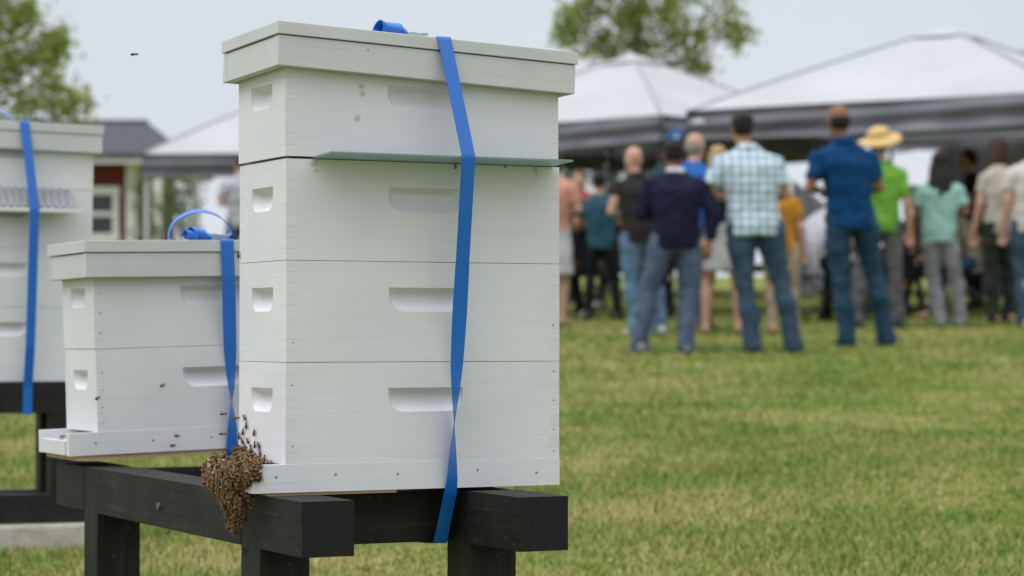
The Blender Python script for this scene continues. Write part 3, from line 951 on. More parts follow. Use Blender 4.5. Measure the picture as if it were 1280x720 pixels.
# outline of the hanging cluster in the photograph; each bee sits where the sight line meets the swarm's bulk
OUTL = [(256, 588), (261, 575), (274, 570), (290, 564), (302, 560), (316, 569), (327, 578), (329, 590), (322, 600), (314, 610), (314, 628), (307, 646), (299, 659), (291, 666), (286, 656), (283, 639), (279, 624), (266, 613), (254, 602)]
def in_poly(x, y):
    c = False
    for (x1, y1), (x2, y2) in zip(OUTL, OUTL[1:] + OUTL[:1]):
        if (y1 > y) != (y2 > y) and x < (x2 - x1) * (y - y1) / (y2 - y1) + x1: c = not c
    return c
def to_local(w):
    d = Vector((w.x - H0.x, w.y - H0.y))
    return Vector((d.dot(LX), d.dot(LY), w.z - EYE))
def hit(px, py):
    o = to_local(Vector((0, 0, EYE))); q = to_local(at(px, py, 4.2)); d = (q - o)
    best = None
    for c, r in blobs:
        oo = Vector([(o[i] - c[i]) / r[i] for i in range(3)]); dd = Vector([d[i] / r[i] for i in range(3)])
        A_, B_, C_ = dd.dot(dd), 2 * oo.dot(dd), oo.dot(oo) - 1
        D_ = B_ * B_ - 4 * A_ * C_
        if D_ < 0: continue
        t = (-B_ - math.sqrt(D_)) / (2 * A_)
        if best is None or t < best[0]:
            p = o + d * t
            best = (t, p, Vector([(p[i] - c[i]) / r[i] ** 2 for i in range(3)]).normalized())
    if best: return best[1], best[2]
    t = (0.075 - o.y) / d.y
    return o + d * t, Vector((-0.36, -0.93, 0))
for layer, (dist, depth) in enumerate(((4.7, 0.0), (5.0, 0.007))):
    got, tries = [], 0
    while tries < 9000:
        tries += 1
        x, y = rb_.uniform(250, 332), rb_.uniform(556, 670)
        if not in_poly(x, y) or any((x - a_) ** 2 + (y - b_) ** 2 < dist ** 2 for a_, b_ in got): continue
        got.append((x, y))
        near = not all(in_poly(x + q1, y + q2) for q1, q2 in ((7, 0), (-7, 0), (0, 7), (0, -7)))
        if near and rb_.random() < 0.33: continue
        p, nrm = hit(x, y)
        view = Vector((0.36, 0.93, 0))
        p = p + view * (depth + rb_.uniform(-0.004, 0.004))
        nrm = nrm + Vector((rb_.gauss(-.1, .3), rb_.gauss(-.3, .3), rb_.gauss(0.1, .3)))
        hd = Vector((rb_.gauss(0, .7), rb_.gauss(0, .5), rb_.gauss(0.5, 1)))
        bee(hw(*p), hdir(*nrm), hdir(*hd), 'honeybee packed in the cluster hanging from the tall hive entrance', 'bees in the hanging cluster', rb_.uniform(1.12, 1.38))
# bees walking up the short front of the tall hive
LBL_W = 'honeybee walking on the front board of the tall hive above the cluster'
for (px, py) in ((308, 522), (306, 540), (320, 541), (305, 551), (308, 558), (321, 556), (326, 557), (303, 567), (318, 569), (311, 566), (330, 577), (338, 579), (326, 582), (299, 572), (308, 575), (297, 580), (304, 582), (314, 577), (300, 561), (312, 551), (322, 570), (333, 573), (316, 560), (327, 566), (342, 580), (310, 532), (301, 545)):
    # solve for ly on the plane lx = 0
    a = (px - 640) / FPX
    ly = (H0.x - a * H0.y) / (a * LY.y - LY.x)
    p = H0 + LY * ly
    z = at(px, py, p.y).z - EYE
    bee(hw(-0.0005, ly, z), hdir(-1, 0, 0), hdir(0, rb_.gauss(0, .5), 1), LBL_W, 'bees walking on the tall hive')
for (px, py) in ((322, 597), (316, 592)):
    p = hw(0, 0, 0); a = (px - 640) / FPX
    lx = (a * H0.y - H0.x) / (LX.x - a * LX.y); q = H0 + LX * lx
    bee(hw(lx, -0.0015, at(px, py, q.y).z - EYE), hdir(0, -1, 0), hdir(.2, 0, 1), 'honeybee on the side rail of the tall hive beside the cluster', 'bees on the side rail')
FL = 'honeybee in flight between the two hives, close to the cluster'
for (px, py, Y) in ((279, 519, 4.15), (295, 524, 4.12), (278, 544, 4.2)):
    bee(at(px, py, Y), (0.2, -.6, 1), (1, .2, .4 * rb_.random()), FL, 'bees flying by the cluster')
bee(at(168, 70, 4.1), (0, -.2, 1), (1, 0.1, 0.05), 'lone honeybee flying high against the open sky', 'bee')
def on_hive2(px, py):
    h = H0 + LY * LY2; a = (px - 640) / FPX
    lx = (a * h.y - h.x) / (LX.x - a * LX.y); q = h + LX * lx
    return lx, at(px, py, q.y).z - EYE
for (px, py) in ((119, 498), (200, 482), (218, 545), (213, 557)):
    lx, z = on_hive2(px, py)
    bee(hw(lx, LY2 - 0.0165, z), hdir(0, -1, 0.3), hdir(1, 0, rb_.uniform(-.3, .6)), 'honeybee hovering close to the long side of the short hive', 'bees by the short hive')
for (px, py, Y) in ((58, 553, 5.2), (79, 547, 5.05)):
    bee(at(px, py, Y), (0, -.4, 1), (1, .2, .3), 'honeybee hovering above the landing board of the short hive', 'bees over the landing board')
LB = hive2.rotation_euler.to_matrix()
bee(hive2.location + LB @ Vector((-0.045, 0.11, 0.0055 + 0.0262)), (0, 0, 1), (1, -.3, 0), 'honeybee standing on the landing board of the short hive', 'bee')
bee(hw(A0 - 0.0004, 0.11, -0.358), hdir(-1, 0, 0), hdir(0, 0, -1), 'lone honeybee on the stand leg below the cluster', 'bee')
bee(hw(-0.0005, 0.2195, at(299, 318, 4.25).z - EYE), hdir(-1, 0, 0), hdir(0, 0, 1), 'lone honeybee at the edge of the third box of the tall hive', 'bee')

# ------------------------------------------------------------------ pop-up canopies
M['roof_white'] = noisy('white_canopy_fabric', (0.50, 0.51, 0.53), (0.57, 0.58, 0.60), 0.9, 0.6, 0.25, bdist=0.03)
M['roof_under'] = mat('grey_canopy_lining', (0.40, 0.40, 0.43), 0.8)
M['valance'] = noisy('charcoal_valance', (0.10, 0.10, 0.122), (0.165, 0.165, 0.19), 2.0, 0.55, 0.3, (1, 1, 6), bdist=0.02, spec=0.4)
M['seam'] = mat('grey_seam_tape', (0.30, 0.30, 0.33), 0.7)
M['pole'] = mat('dark_steel_pole', (0.03, 0.03, 0.033), 0.45, 0.5)
M['print'] = mat('white_print', (0.6, 0.62, 0.66), 0.6)
M['curtain'] = noisy('grey_curtain', (0.30, 0.29, 0.33), (0.38, 0.37, 0.41), 3, 0.8, 0.4, (3, 3, 0.4), bdist=0.03)

def translucent(m, f):
    o_ = [n for n in m.node_tree.nodes if n.type == 'OUTPUT_MATERIAL'][0]
    b_ = BS(m); tr = N(m, 'ShaderNodeBsdfTranslucent'); mx = N(m, 'ShaderNodeMixShader'); mx.inputs[0].default_value = f
    if b_.inputs['Base Color'].links: L(m, b_.inputs['Base Color'].links[0].from_socket, tr.inputs['Color'])
    else: tr.inputs['Color'].default_value = b_.inputs['Base Color'].default_value
    L(m, b_.outputs[0], mx.inputs[1]); L(m, tr.outputs[0], mx.inputs[2]); L(m, mx.outputs[0], o_.inputs['Surface'])
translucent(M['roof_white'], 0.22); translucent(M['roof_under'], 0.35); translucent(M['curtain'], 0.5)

def tent(N0, a, s, eave, peak, label, val=0.28, logo=False, pole='pole', sides=(0, 1, 2, 3)):
    """N0: corner (x, y); a: angle of the front edge; s: side; eave/peak: heights above the eye"""
    u = Vector((math.cos(a), math.sin(a), 0)); w = Vector((-math.sin(a), math.cos(a), 0))
    n0 = Vector((N0[0], N0[1], 0))
    ctr = n0 + (u + w) * s / 2
    g = gz(ctr.y)
    root = empty('canopy_tent', (ctr.x, ctr.y, g), a)
    tag(root, label, 'canopy', 'pop-up canopies over the crowd')
    ez, pz = EYE + eave - g, EYE + peak - g
    h = s / 2
    # roof: four curved panels, thick fabric, inner side grey
    NS = 10
    def P(i, j, k, off):     # panel k, i along the eave -1..1, j 0 eave .. 1 peak
        r = h * (1 - j * 0.93)
        zz = ez + (pz - ez) * (j ** 0.92) - 0.05 * math.sin(math.pi * j) * (1 - i * i) - off
        x, y = i * r, -r
        for _ in range(k): x, y = -y, x
        return (x, y, zz)
    v, f, mi = [], [], []
    for k in range(4):
        for off in (0, 0.012):
            b = len(v)
            for j in range(NS + 1):
                for i in range(NS + 1): v.append(P(-1 + 2 * i / NS, j / NS, k, off))
            for j in range(NS):
                for i in range(NS):
                    q = (b + j * (NS + 1) + i, b + j * (NS + 1) + i + 1, b + (j + 1) * (NS + 1) + i + 1, b + (j + 1) * (NS + 1) + i)
                    f.append(q if off == 0 else q[::-1]); mi.append(0 if off == 0 else 1)
    o = pydata('roof', v, f, [M['roof_white'], M['roof_under']], root, smooth=True)
    for p, q in zip(o.data.polygons, mi): p.material_index = q
    # vent under a raised cap
    bm = bmesh.new()
    c = 0.075 * s; vz = pz - 0.02
    add_box(bm, (-c * .8, -c * .8, pz - 0.10), (c * .8, c * .8, pz - 0.055))
    bm_obj('vent', bm, M['dark'], root)
    cz = pz - 0.05
    vv = [(-c, -c, cz), (c, -c, cz), (c, c, cz), (-c, c, cz), (0, 0, cz + 0.13)]
    pydata('vent_cap', vv, [(0, 1, 4), (1, 2, 4), (2, 3, 4), (3, 0, 4), (3, 2, 1, 0)], M['roof_white'], root)
    for k in range(4):
        v, f = [], []
        nseg, nz = 40, 6
        for off in (0, 0.006):
            for i in range(nseg + 1):
                t = -1 + 2 * i / nseg
                for j in range(nz + 1):
                    q = j / nz
                    wv = 0.018 * q * math.sin(t * 17 + k) + 0.034 * math.sin(q * 11 + k * 2 + t) + 0.012 * math.sin(t * 5 + q * 4)
                    x, y = t * (h + 0.005), -(h + 0.012) - 0.012 + wv - off
                    for _ in range(k): x, y = -y, x
                    v.append((x, y, ez + 0.01 - q * val - 0.02 * math.sin(math.pi * (t + 1) / 2) * q))
        nn = (nseg + 1) * (nz + 1)
        for i in range(nseg):
            for j in range(nz):
                a0 = i * (nz + 1) + j
                f.append((a0, a0 + 1, a0 + nz + 2, a0 + nz + 1)); f.append((nn + a0, nn + a0 + nz + 1, nn + a0 + nz + 2, nn + a0 + 1))
        if k in sides: pydata('valance', v, f, M['valance'], root, smooth=True)
        # scissor truss under each edge
        bm = bmesh.new()
        for (x0_, z0_, x1_, z1_) in ((-h, ez - .06, 0, ez - .30), (-h, ez - .30, 0, ez - .06), (h, ez - .06, 0, ez - .30), (h, ez - .30, 0, ez - .06)):
            q0, q1 = [x0_ * .97, -h * .97], [x1_ * .97, -h * .97]
            for _ in range(k): q0 = [-q0[1], q0[0]]; q1 = [-q1[1], q1[0]]
            add_loft(bm, [((*q0, z0_), .012, .012), ((*q1, z1_), .012, .012)], 6)
        if k in sides: bm_obj('truss', bm, M['pole'], root)
        else: bm.free()
        x, y = -h * .97, -h * .97
        for _ in range(k): x, y = -y, x
        wy = ctr.y + x * math.sin(a) + y * math.cos(a)
        lg = box('leg', (x - .02, y - .02, gz(wy) - g - 0.02), (x + .02, y + .02, ez - 0.01), M[pole], root)
        box('foot_plate', (x - .06, y - .06, gz(wy) - g - 0.03), (x + .06, y + .06, gz(wy) - g + 0.006), M['pole'], lg)
    # taped seams along the four hips
    for k in range(4):
        bm = bmesh.new()
        add_loft(bm, [((Vector(P(-1, j / NS, k, 0)) + Vector((0, 0, 0.004))), 0.014, 0.014) for j in range(NS + 1)], 8)
        bm_obj('hip_seam', bm, M['seam'], root, True)
    # ridge poles
    bm = bmesh.new()
    for (sx, sy) in ((1, 1), (1, -1), (-1, 1), (-1, -1)):
        add_loft(bm, [((sx * h * .95, sy * h * .95, ez - 0.06), .012, .012), ((sx * 0.05, sy * 0.05, pz - 0.10), .012, .012)], 6)
    bm_obj('roof_pole', bm, M['pole'], root)
    if logo:
        bm = bmesh.new()
        add_ball(bm, (-h + 0.14, -h - 0.05, ez - 0.10), 0.075, 0.006, 0.028, 2)
        add_ball(bm, (-h + 0.27, -h - 0.05, ez - 0.12), 0.05, 0.006, 0.012, 2)
        bm_obj('print', bm, M['print'], root, True)
    return root
def half_wall(root, pts, name='side_curtain', m='curtain'):
    """pts: world (x, y, z bottom, z top) along the edge; hung with folds"""
    v, f = [], []
    inv = root.matrix_basis.inverted()
    n = 40
    for off in (0, 0.01):
        for i in range(n + 1):
            t = i / n * (len(pts) - 1); k = min(int(t), len(pts) - 2); q = t - k
            p = [pts[k][c] * (1 - q) + pts[k + 1][c] * q for c in range(4)]
            for j in range(7):
                r = j / 6
                v.append(inv @ Vector((p[0], p[1] + 0.03 * math.sin(i * .9) * (0.4 + r * .6) + off, p[3] + (p[2] - p[3]) * r)))
    nn = (n + 1) * 7
    for i in range(n):
        for j in range(6):
            a0 = i * 7 + j
            f += [(a0, a0 + 1, a0 + 8, a0 + 7), (nn + a0, nn + a0 + 7, nn + a0 + 8, nn + a0 + 1)]
    return pydata(name, v, f, M[m], root, smooth=True)

tR = tent((1.69, 23.8), math.atan2(-.533, .846), 3.77, 2.15, 2.98, 'white canopy with small white print on its charcoal valance above the standing men', logo=True, sides=(0, 3))
c0 = Vector((1.69, 23.8)) + Vector((.533, .846)) * 3.77
cu = Vector((.846, -.533))
pa, pb = c0 + cu * 1.12, c0 + cu * 3.7
half_wall(tR, [(pa.x - .1, pa.y, gz(pa.y) + .3, EYE + 2.0), (pa.x + .15, pa.y, gz(pa.y) + .1, EYE + 2.08), (pb.x, pb.y, gz(pb.y) + .05, EYE + 2.08)])
tM = tent((1.626, 27.0), R(49), 3.7, 2.40, 3.30, 'white canopy whose corner points at the bald man in the dark shirt')
nv = Vector((math.cos(R(49)), math.sin(R(49))))
q0, q1 = Vector((1.626, 27.0)) + nv * 2.5, Vector((1.626, 27.0)) + nv * 3.5
half_wall(tM, [(q0.x, q0.y, gz(q0.y) + .05, EYE + 1.82), (q1.x, q1.y, gz(q1.y) + .05, EYE + 1.45)])
tent((-4.66, 31.2), R(-4), 3.2, 2.28, 3.15, 'white canopy between the red house and the tall hive', pole='print', sides=(0,))
tent((4.6, 30.5), R(-20), 3.7, 2.55, 3.78, 'white canopy whose peak rises behind the vented roof', sides=(0,))

# ------------------------------------------------------------------ red house
M['siding'] = mat('red_siding', (0.15, 0.022, 0.022), 0.65, 0.3)
m = M['siding']; t_ = N(m, 'ShaderNodeTexCoord'); w_ = N(m, 'ShaderNodeTexWave', bands_direction='Z', wave_profile='SAW', Scale=2.6)
L(m, t_.outputs['Object'], w_.inputs['Vector'])
b_ = N(m, 'ShaderNodeBump', Strength=0.6, Distance=0.03); L(m, w_.outputs['Fac'], b_.inputs['Height']); L(m, b_.outputs[0], BS(m).inputs['Normal'])
M['trim'] = noisy('white_trim', (0.78, 0.77, 0.75), (0.84, 0.83, 0.81), 5, 0.6)
M['shingle'] = mat('charcoal_shingle', (0.07, 0.07, 0.085), 0.85, 0.2)
m = M['shingle']; t_ = N(m, 'ShaderNodeTexCoord'); bk = N(m, 'ShaderNodeTexBrick', Scale=6.0)
bk.inputs['Color1'].default_value = (0.06, 0.06, 0.075, 1); bk.inputs['Color2'].default_value = (0.10, 0.10, 0.115, 1); bk.inputs['Mortar'].default_value = (0.04, 0.04, 0.05, 1)
L(m, t_.outputs['Object'], bk.inputs['Vector']); L(m, bk.outputs['Color'], BS(m).inputs['Base Color'])
M['glass'] = mat('window_glass', (0.02, 0.03, 0.035), 0.08, 0.6)
HY = 45.0
hp = 3100 / HY
xr = (170 - 640) / hp
gh = gz(HY)
house = empty('house', (xr, HY, gh))
tag(house, 'small red house with charcoal hipped roof and white porch posts', 'house')
ezh = EYE + (420 - 205) / hp - gh
bm = bmesh.new(); add_box(bm, (-9, 0, -0.1), (0, 5.2, ezh)); bm_obj('wall', bm, M['siding'], house)
box('corner_trim', (-0.19, -0.025, -0.1), (0.025, 0.12, ezh - 0.002), M['trim'], house)
box('fascia', (-9.5, -0.62, ezh - 0.02), (0.72, -0.56, ezh + 0.14), M['trim'], house)
box('soffit', (-9.5, -0.55, ezh + 0.003), (0.66, 5.5, ezh + 0.06), M['trim'], house)
er = 0.74; ry = 2.5
rz_ = EYE + (420 - 152) / (3100 / (HY + 2.5)) - gh
rxr = (184 - 640) / (3100 / (HY + 2.5)) - xr
v = [(-9.6, -.66, ezh + .15), (er, -.66, ezh + .15), (er, 5.66, ezh + .15), (-9.6, 5.66, ezh + .15), (-7.5, ry, rz_), (rxr, ry, rz_)]
v += [(x, y, z - 0.09) for x, y, z in v]
f = [(0, 1, 5, 4), (1, 2, 5), (2, 3, 4, 5), (3, 0, 4), (6, 10, 11, 7), (7, 11, 8), (8, 11, 10, 9), (9, 10, 6), (0, 6, 7, 1), (1, 7, 8, 2), (2, 8, 9, 3), (3, 9, 6, 0)]
roof = pydata('roof', v, f, M['shingle'], house)
box('ridge_cap', (-7.5, ry - 0.12, rz_ - 0.035), (rxr, ry + 0.12, rz_ + 0.03), M['shingle'], roof)
for x in (0.36, ):
    box('porch_post', (x, -0.5, -0.1), (x + 0.15, -0.35, ezh - 0.001), M['trim'], house)
    box('porch_post', (x, 4.9, -0.1), (x + 0.15, 5.05, ezh - 0.001), M['trim'], house)
wl, wr_ = (96 - 640) / hp - xr, (146 - 640) / hp - xr
wt, wb = EYE + (420 - 238) / hp - gh, EYE + (420 - 297) / hp - gh
win = box('window', (wl - 0.02, -0.008, wb - 0.02), (wr_ + 0.02, 0.02, wt + 0.02), M['trim'], house)
fw = 0.075
zm = (wt + wb) / 2
for (z0, z1) in ((wb + fw, zm - 0.04), (zm + 0.04, wt - fw)):
    box('pane', (wl + fw, -0.014, z0), (wr_ - fw, -0.0085, z1), M['glass'], win)
for (lo, hi) in (((wl - .05, -.05, wb - .07), (wr_ + .05, -.0085, wb + fw - .001)), ((wl - .05, -.05, wt - fw + .001), (wr_ + .05, -.0085, wt + .07)),
                 ((wl - .03, -.045, wb + fw), (wl + fw - .001, -.0085, wt - fw)), ((wr_ - fw + .001, -.045, wb + fw), (wr_ + .03, -.0085, wt - fw)), ((wl + fw, -.04, zm - .039), (wr_ - fw, -.0085, zm + .039))):
    box('frame', lo, hi, M['trim'], win)

# ------------------------------------------------------------------ trees and shrubs
def leaf_mat(name, stops):
    m = mat(name, (0.06, 0.1, 0.02), 0.55, 0.3)
    a = N(m, 'ShaderNodeAttribute', attribute_name='rnd')
    r = ramp_node(m, stops)
    L(m, a.outputs['Fac'], r.inputs[0]); L(m, r.outputs[0], BS(m).inputs['Base Color'])
    tr = N(m, 'ShaderNodeBsdfTranslucent'); L(m, r.outputs[0], tr.inputs['Color'])
    mx = N(m, 'ShaderNodeMixShader'); mx.inputs[0].default_value = 0.45
    L(m, BS(m).outputs[0], mx.inputs[1]); L(m, tr.outputs[0], mx.inputs[2])
    o_ = [n for n in m.node_tree.nodes if n.type == 'OUTPUT_MATERIAL'][0]
    L(m, mx.outputs[0], o_.inputs['Surface'])
    return m
M['leaf'] = leaf_mat('leaf_green', [(0.0, (0.15, 0.22, 0.05)), (0.5, (0.28, 0.345, 0.075)), (1.0, (0.42, 0.455, 0.115))])
M['leaf_far'] = leaf_mat('leaf_far_green', [(0.0, (0.10, 0.15, 0.065)), (0.5, (0.14, 0.20, 0.08)), (1.0, (0.20, 0.25, 0.11))])
M['bark'] = noisy('bark', (0.08, 0.06, 0.045), (0.14, 0.115, 0.09), 12, 0.9, 0.6, (1, 1, 0.3))

def foliage(name, pts_r, per, spread, size, m, parent, origin, seed):
    """leaves grouped on twigs spread through the volume of the given balls (centre, radius, clusters)"""
    g = np.random.default_rng(seed)
    V, A = [], []
    for (c, r, k) in pts_r:
        d = g.normal(size=(k, 3)); d /= np.linalg.norm(d, axis=1)[:, None]
        cc = np.array(c) + d * (r * (0.25 + 0.8 * g.random(k)) )[:, None] * np.array([1, 1, 0.85])
        ct = g.random(k)
        n = k * per
        ci = np.repeat(np.arange(k), per)
        o = g.normal(size=(n, 3)) * spread
        p = cc[ci] + o
        ax = g.normal(size=(n, 3)); ax /= np.linalg.norm(ax, axis=1)[:, None]
        b = np.cross(ax, g.normal(size=(n, 3))); b /= np.linalg.norm(b, axis=1)[:, None]
        sz = size * (0.6 + 0.8 * g.random(n))[:, None]
        q = np.stack([p - ax * sz, p + b * sz * .5, p + ax * sz, p - b * sz * .5], 1)
        V.append(q.reshape(-1, 3)); A.append(np.repeat(np.clip(0.6 * ct[ci] + 0.4 * g.random(n), 0, 1), 4))
    V = np.concatenate(V) - np.array(origin); A = np.concatenate(A).astype(np.float32)
    n = len(V) // 4
    me = bpy.data.meshes.new(name)
    me.vertices.add(len(V)); me.vertices.foreach_set('co', V.astype(np.float32).ravel())
    me.loops.add(n * 4); me.loops.foreach_set('vertex_index', np.arange(n * 4, dtype=np.int32))
    me.polygons.add(n); me.polygons.foreach_set('loop_start', np.arange(n, dtype=np.int32) * 4); me.polygons.foreach_set('loop_total', np.full(n, 4, np.int32))
    a_ = me.attributes.new('rnd', 'FLOAT', 'POINT'); a_.data.foreach_set('value', A)
    me.update(); me.validate()
    o = mobj(name, me, m, parent)
    o['kind'] = 'stuff'
    return o

def tree(label, px, Y, balls, seed, trunk_r=0.16, per=26, spread=0.16, size=0.06, dens=7.0, m='leaf', cat='tree', name='leafy_tree', group=None):
    ppm = FPX / Y
    base = at(px, 420, Y); base.z = gz(Y)
    root = empty(name, base)
    tag(root, label, cat, group)
    rr = random.Random(seed)
    bl = []
    for (bx, by, br) in balls:
        c = at(bx, by, Y + rr.uniform(-.6, .6) * br / ppm); r = br / ppm
        bl.append((tuple(c), r, max(4, int(dens * (r / 0.5) ** 2))))
    foliage('crown', bl, per, spread, size, M[m], root, base, seed)
    bm = bmesh.new()
    top = Vector(max(bl, key=lambda q: q[0][2])[0]) - base
    hgt = top.z
    path = [((top.x * t ** 1.5 + 0.08 * math.sin(t * 7), top.y * t ** 1.5, hgt * t - 0.05 * (t == 0)), trunk_r * (1 - 0.85 * t), trunk_r * (1 - 0.85 * t)) for t in [i / 8 for i in range(9)]]
    add_loft(bm, path, 10)
    bm_obj('trunk', bm, M['bark'], root, True)
    for (c, r, k) in bl:
        c = Vector(c) - base
        t = max(0.2, min(0.92, (c.z - 0.35 * math.hypot(c.x, c.y) - r * .5) / hgt))
        s_ = Vector((top.x * t ** 1.5 + 0.08 * math.sin(t * 7), top.y * t ** 1.5, hgt * t))
        bm = bmesh.new()
        rad = trunk_r * (1 - .85 * t) * .32
        mid = s_.lerp(c, .5) + Vector((rr.uniform(-.1, .1), rr.uniform(-.1, .1), -0.08 * (c - s_).length))
        add_loft(bm, [(s_, rad, rad), (mid, rad * .7, rad * .7), (c + Vector((0, 0, r * .4)), rad * .25, rad * .25)], 7)
        bm_obj('limb', bm, M['bark'], root, True)
    return root
tree('tall leafy tree rising behind the canopies', 800, 50, [(728, 18, 26), (740, 58, 22), (785, 25, 36), (800, 58, 27), (838, 12, 36), (848, 58, 26), (880, 40, 24), (903, 15, 22), (914, 45, 12), (722, 45, 14), (765, 60, 22),
      (760, -25, 50), (850, -40, 55), (815, 78, 16), (862, 84, 9), (880, 84, 5), (806, -110, 60), (740, -80, 40), (890, -20, 26), (925, 42, 5), (711, 20, 8), (708, 42, 6)], 21, 0.16, 30, 0.16, 0.075, 11)
tree('yellow green tree behind the rear hive and its blue strap', -60, 34, [(18, 15, 26), (40, 60, 24), (58, 100, 24), (8, 75, 40), (72, 122, 20), (95, 134, 14), (-25, 40, 50), (30, 130, 30), (86, 132, 12), (0, -35, 34), (-45, 105, 60), (-50, -20, 60), (66, 48, 9), (68, 62, 8), (36, 14, 14), (55, 78, 16), (-50, -110, 50)], 8, 0.12, 34, 0.13, 0.058, 18)
tree('small green tree under the edge of the canopy by the house', 222, 43, [(222, 244, 15), (238, 234, 8), (212, 258, 12), (225, 262, 16), (208, 285, 16), (232, 283, 16)], 31, 0.06, 20, 0.12, 0.06, 7, 'leaf_far', 'tree', 'small_tree')
tree('climbing shrub beside the corner of the red house', 180, 44.3, [(176, 225, 7), (181, 240, 7), (177, 258, 8), (182, 275, 7), (176, 290, 9), (180, 305, 9)], 32, 0.04, 16, 0.09, 0.05, 9, 'leaf_far', 'shrub', 'shrub')
tree('broad dark shrub behind the people under the corner canopy', 745, 52, [(705, 205, 17), (735, 212, 18), (765, 210, 16), (790, 222, 16), (720, 228, 17), (755, 235, 18), (700, 240, 16), (785, 245, 16), (740, 255, 20), (820, 240, 20), (845, 250, 16)], 33, 0.1, 24, 0.16, 0.08, 9, 'leaf_far', 'shrub', 'shrub')

# ------------------------------------------------------------------ people
def fabric(name, c, c2=None, rough=0.85, scale=6, bump=0.5):
    c2 = c2 or tuple(x * 0.66 for x in c)
    return noisy(name, c, c2, scale, rough, bump, bdist=0.02, spec=0.15, detail=5, lo=0.3, hi=0.7)
def skin(name, c):
    return noisy(name, c, tuple(x * 0.86 for x in c), 14, 0.55, 0.0, spec=0.35)
SK = dict(light=skin('skin_light', (0.56, 0.32, 0.24)), tan=skin('skin_tan', (0.44, 0.22, 0.14)), brown=skin('skin_brown', (0.25, 0.115, 0.065)), deep=skin('skin_deep', (0.16, 0.075, 0.045)))
HAIRM = dict(black=fabric('hair_black', (0.012, 0.010, 0.010), (0.022, 0.018, 0.017), 0.5, 40), brown=fabric('hair_brown', (0.045, 0.026, 0.017), (0.075, 0.045, 0.03), 0.5, 40),
             blond=fabric('hair_blond', (0.42, 0.30, 0.15), (0.34, 0.23, 0.11), 0.5, 40), grey=fabric('hair_grey', (0.30, 0.29, 0.28), (0.22, 0.21, 0.20), 0.6, 40), red=fabric('hair_red', (0.16, 0.06, 0.03), (0.11, 0.04, 0.02), 0.5, 40))
SHOE = dict(white=mat('shoe_white', (0.48, 0.46, 0.42), 0.6), grey=mat('shoe_grey', (0.22, 0.22, 0.23), 0.6), black=mat('shoe_black', (0.015, 0.015, 0.017), 0.5), tan=mat('shoe_tan', (0.40, 0.24, 0.15), 0.6), navy=mat('shoe_navy', (0.02, 0.035, 0.08), 0.6))
EYEM = mat('eye', (0.5, 0.48, 0.45), 0.2)
def plaid():
    m = mat('checked_cotton', (0.8, 0.85, 0.88), 0.85, 0.15)
    t = N(m, 'ShaderNodeTexCoord'); sp = N(m, 'ShaderNodeSeparateXYZ'); L(m, t.outputs['Object'], sp.inputs[0])
    outs = []
    for ax in ('X', 'Z'):
        q = N(m, 'ShaderNodeMath', operation='PINGPONG'); q.inputs[1].default_value = 0.030
        L(m, sp.outputs[ax], q.inputs[0])
        g = N(m, 'ShaderNodeMapRange'); g.inputs['From Min'].default_value, g.inputs['From Max'].default_value = 0.012, 0.016
        L(m, q.outputs[0], g.inputs['Value']); outs.append(g.outputs[0])
    ad = N(m, 'ShaderNodeMath', operation='ADD'); L(m, outs[0], ad.inputs[0]); L(m, outs[1], ad.inputs[1])
    hf = N(m, 'ShaderNodeMath', operation='MULTIPLY'); hf.inputs[1].default_value = 0.5; L(m, ad.outputs[0], hf.inputs[0])
    r = ramp_node(m, [(0.0, (0.68, 0.74, 0.79)), (0.5, (0.42, 0.53, 0.61)), (1.0, (0.23, 0.34, 0.43))])
    L(m, hf.outputs[0], r.inputs[0]); L(m, r.outputs[0], BS(m).inputs['Base Color'])
    n = N(m, 'ShaderNodeTexNoise', Scale=9, Detail=4); L(m, t.outputs['Object'], n.inputs['Vector'])
    b = N(m, 'ShaderNodeBump', Strength=0.4, Distance=0.02); L(m, n.outputs['Fac'], b.inputs['Height']); L(m, b.outputs[0], BS(m).inputs['Normal'])
    return m
TEX = bpy.data.textures.new('cloth_folds', 'CLOUDS'); TEX.noise_scale = 0.12; TEX.noise_depth = 2
TEXH = bpy.data.textures.new('hair_locks', 'CLOUDS'); TEXH.noise_scale = 0.03; TEXH.noise_depth = 2

def skinned(name, bm, m, parent, vox, fold=0.0, tex=None, smooth=4):
    o = bm_obj(name, bm, m, parent)
    r = o.modifiers.new('remesh', 'REMESH'); r.mode = 'VOXEL'; r.voxel_size = vox; r.use_smooth_shade = True
    if smooth:
        s_ = o.modifiers.new('smooth', 'SMOOTH'); s_.factor = 0.5; s_.iterations = smooth
    if fold:
        d = o.modifiers.new('folds', 'DISPLACE'); d.texture = tex or TEX; d.strength = fold; d.mid_level = 0.5; d.texture_coords = 'LOCAL'
    return o

ARMS = dict(  # elbow and wrist offset from the shoulder for the right side (x outward)
    front=((0.085, -0.01, -0.255), (-0.07, 0.22, -0.25)), down=((0.055, -0.02, -0.27), (0.075, 0.05, -0.51)), back=((0.10, -0.09, -0.26), (0.05, -0.13, -0.49)),
    out=((0.10, 0.0, -0.25), (0.12, 0.17, -0.38)), phone=((0.06, 0.06, -0.26), (-0.05, 0.26, -0.16)), lap=((0.06, 0.05, -0.26), (-0.03, 0.26, -0.36)))

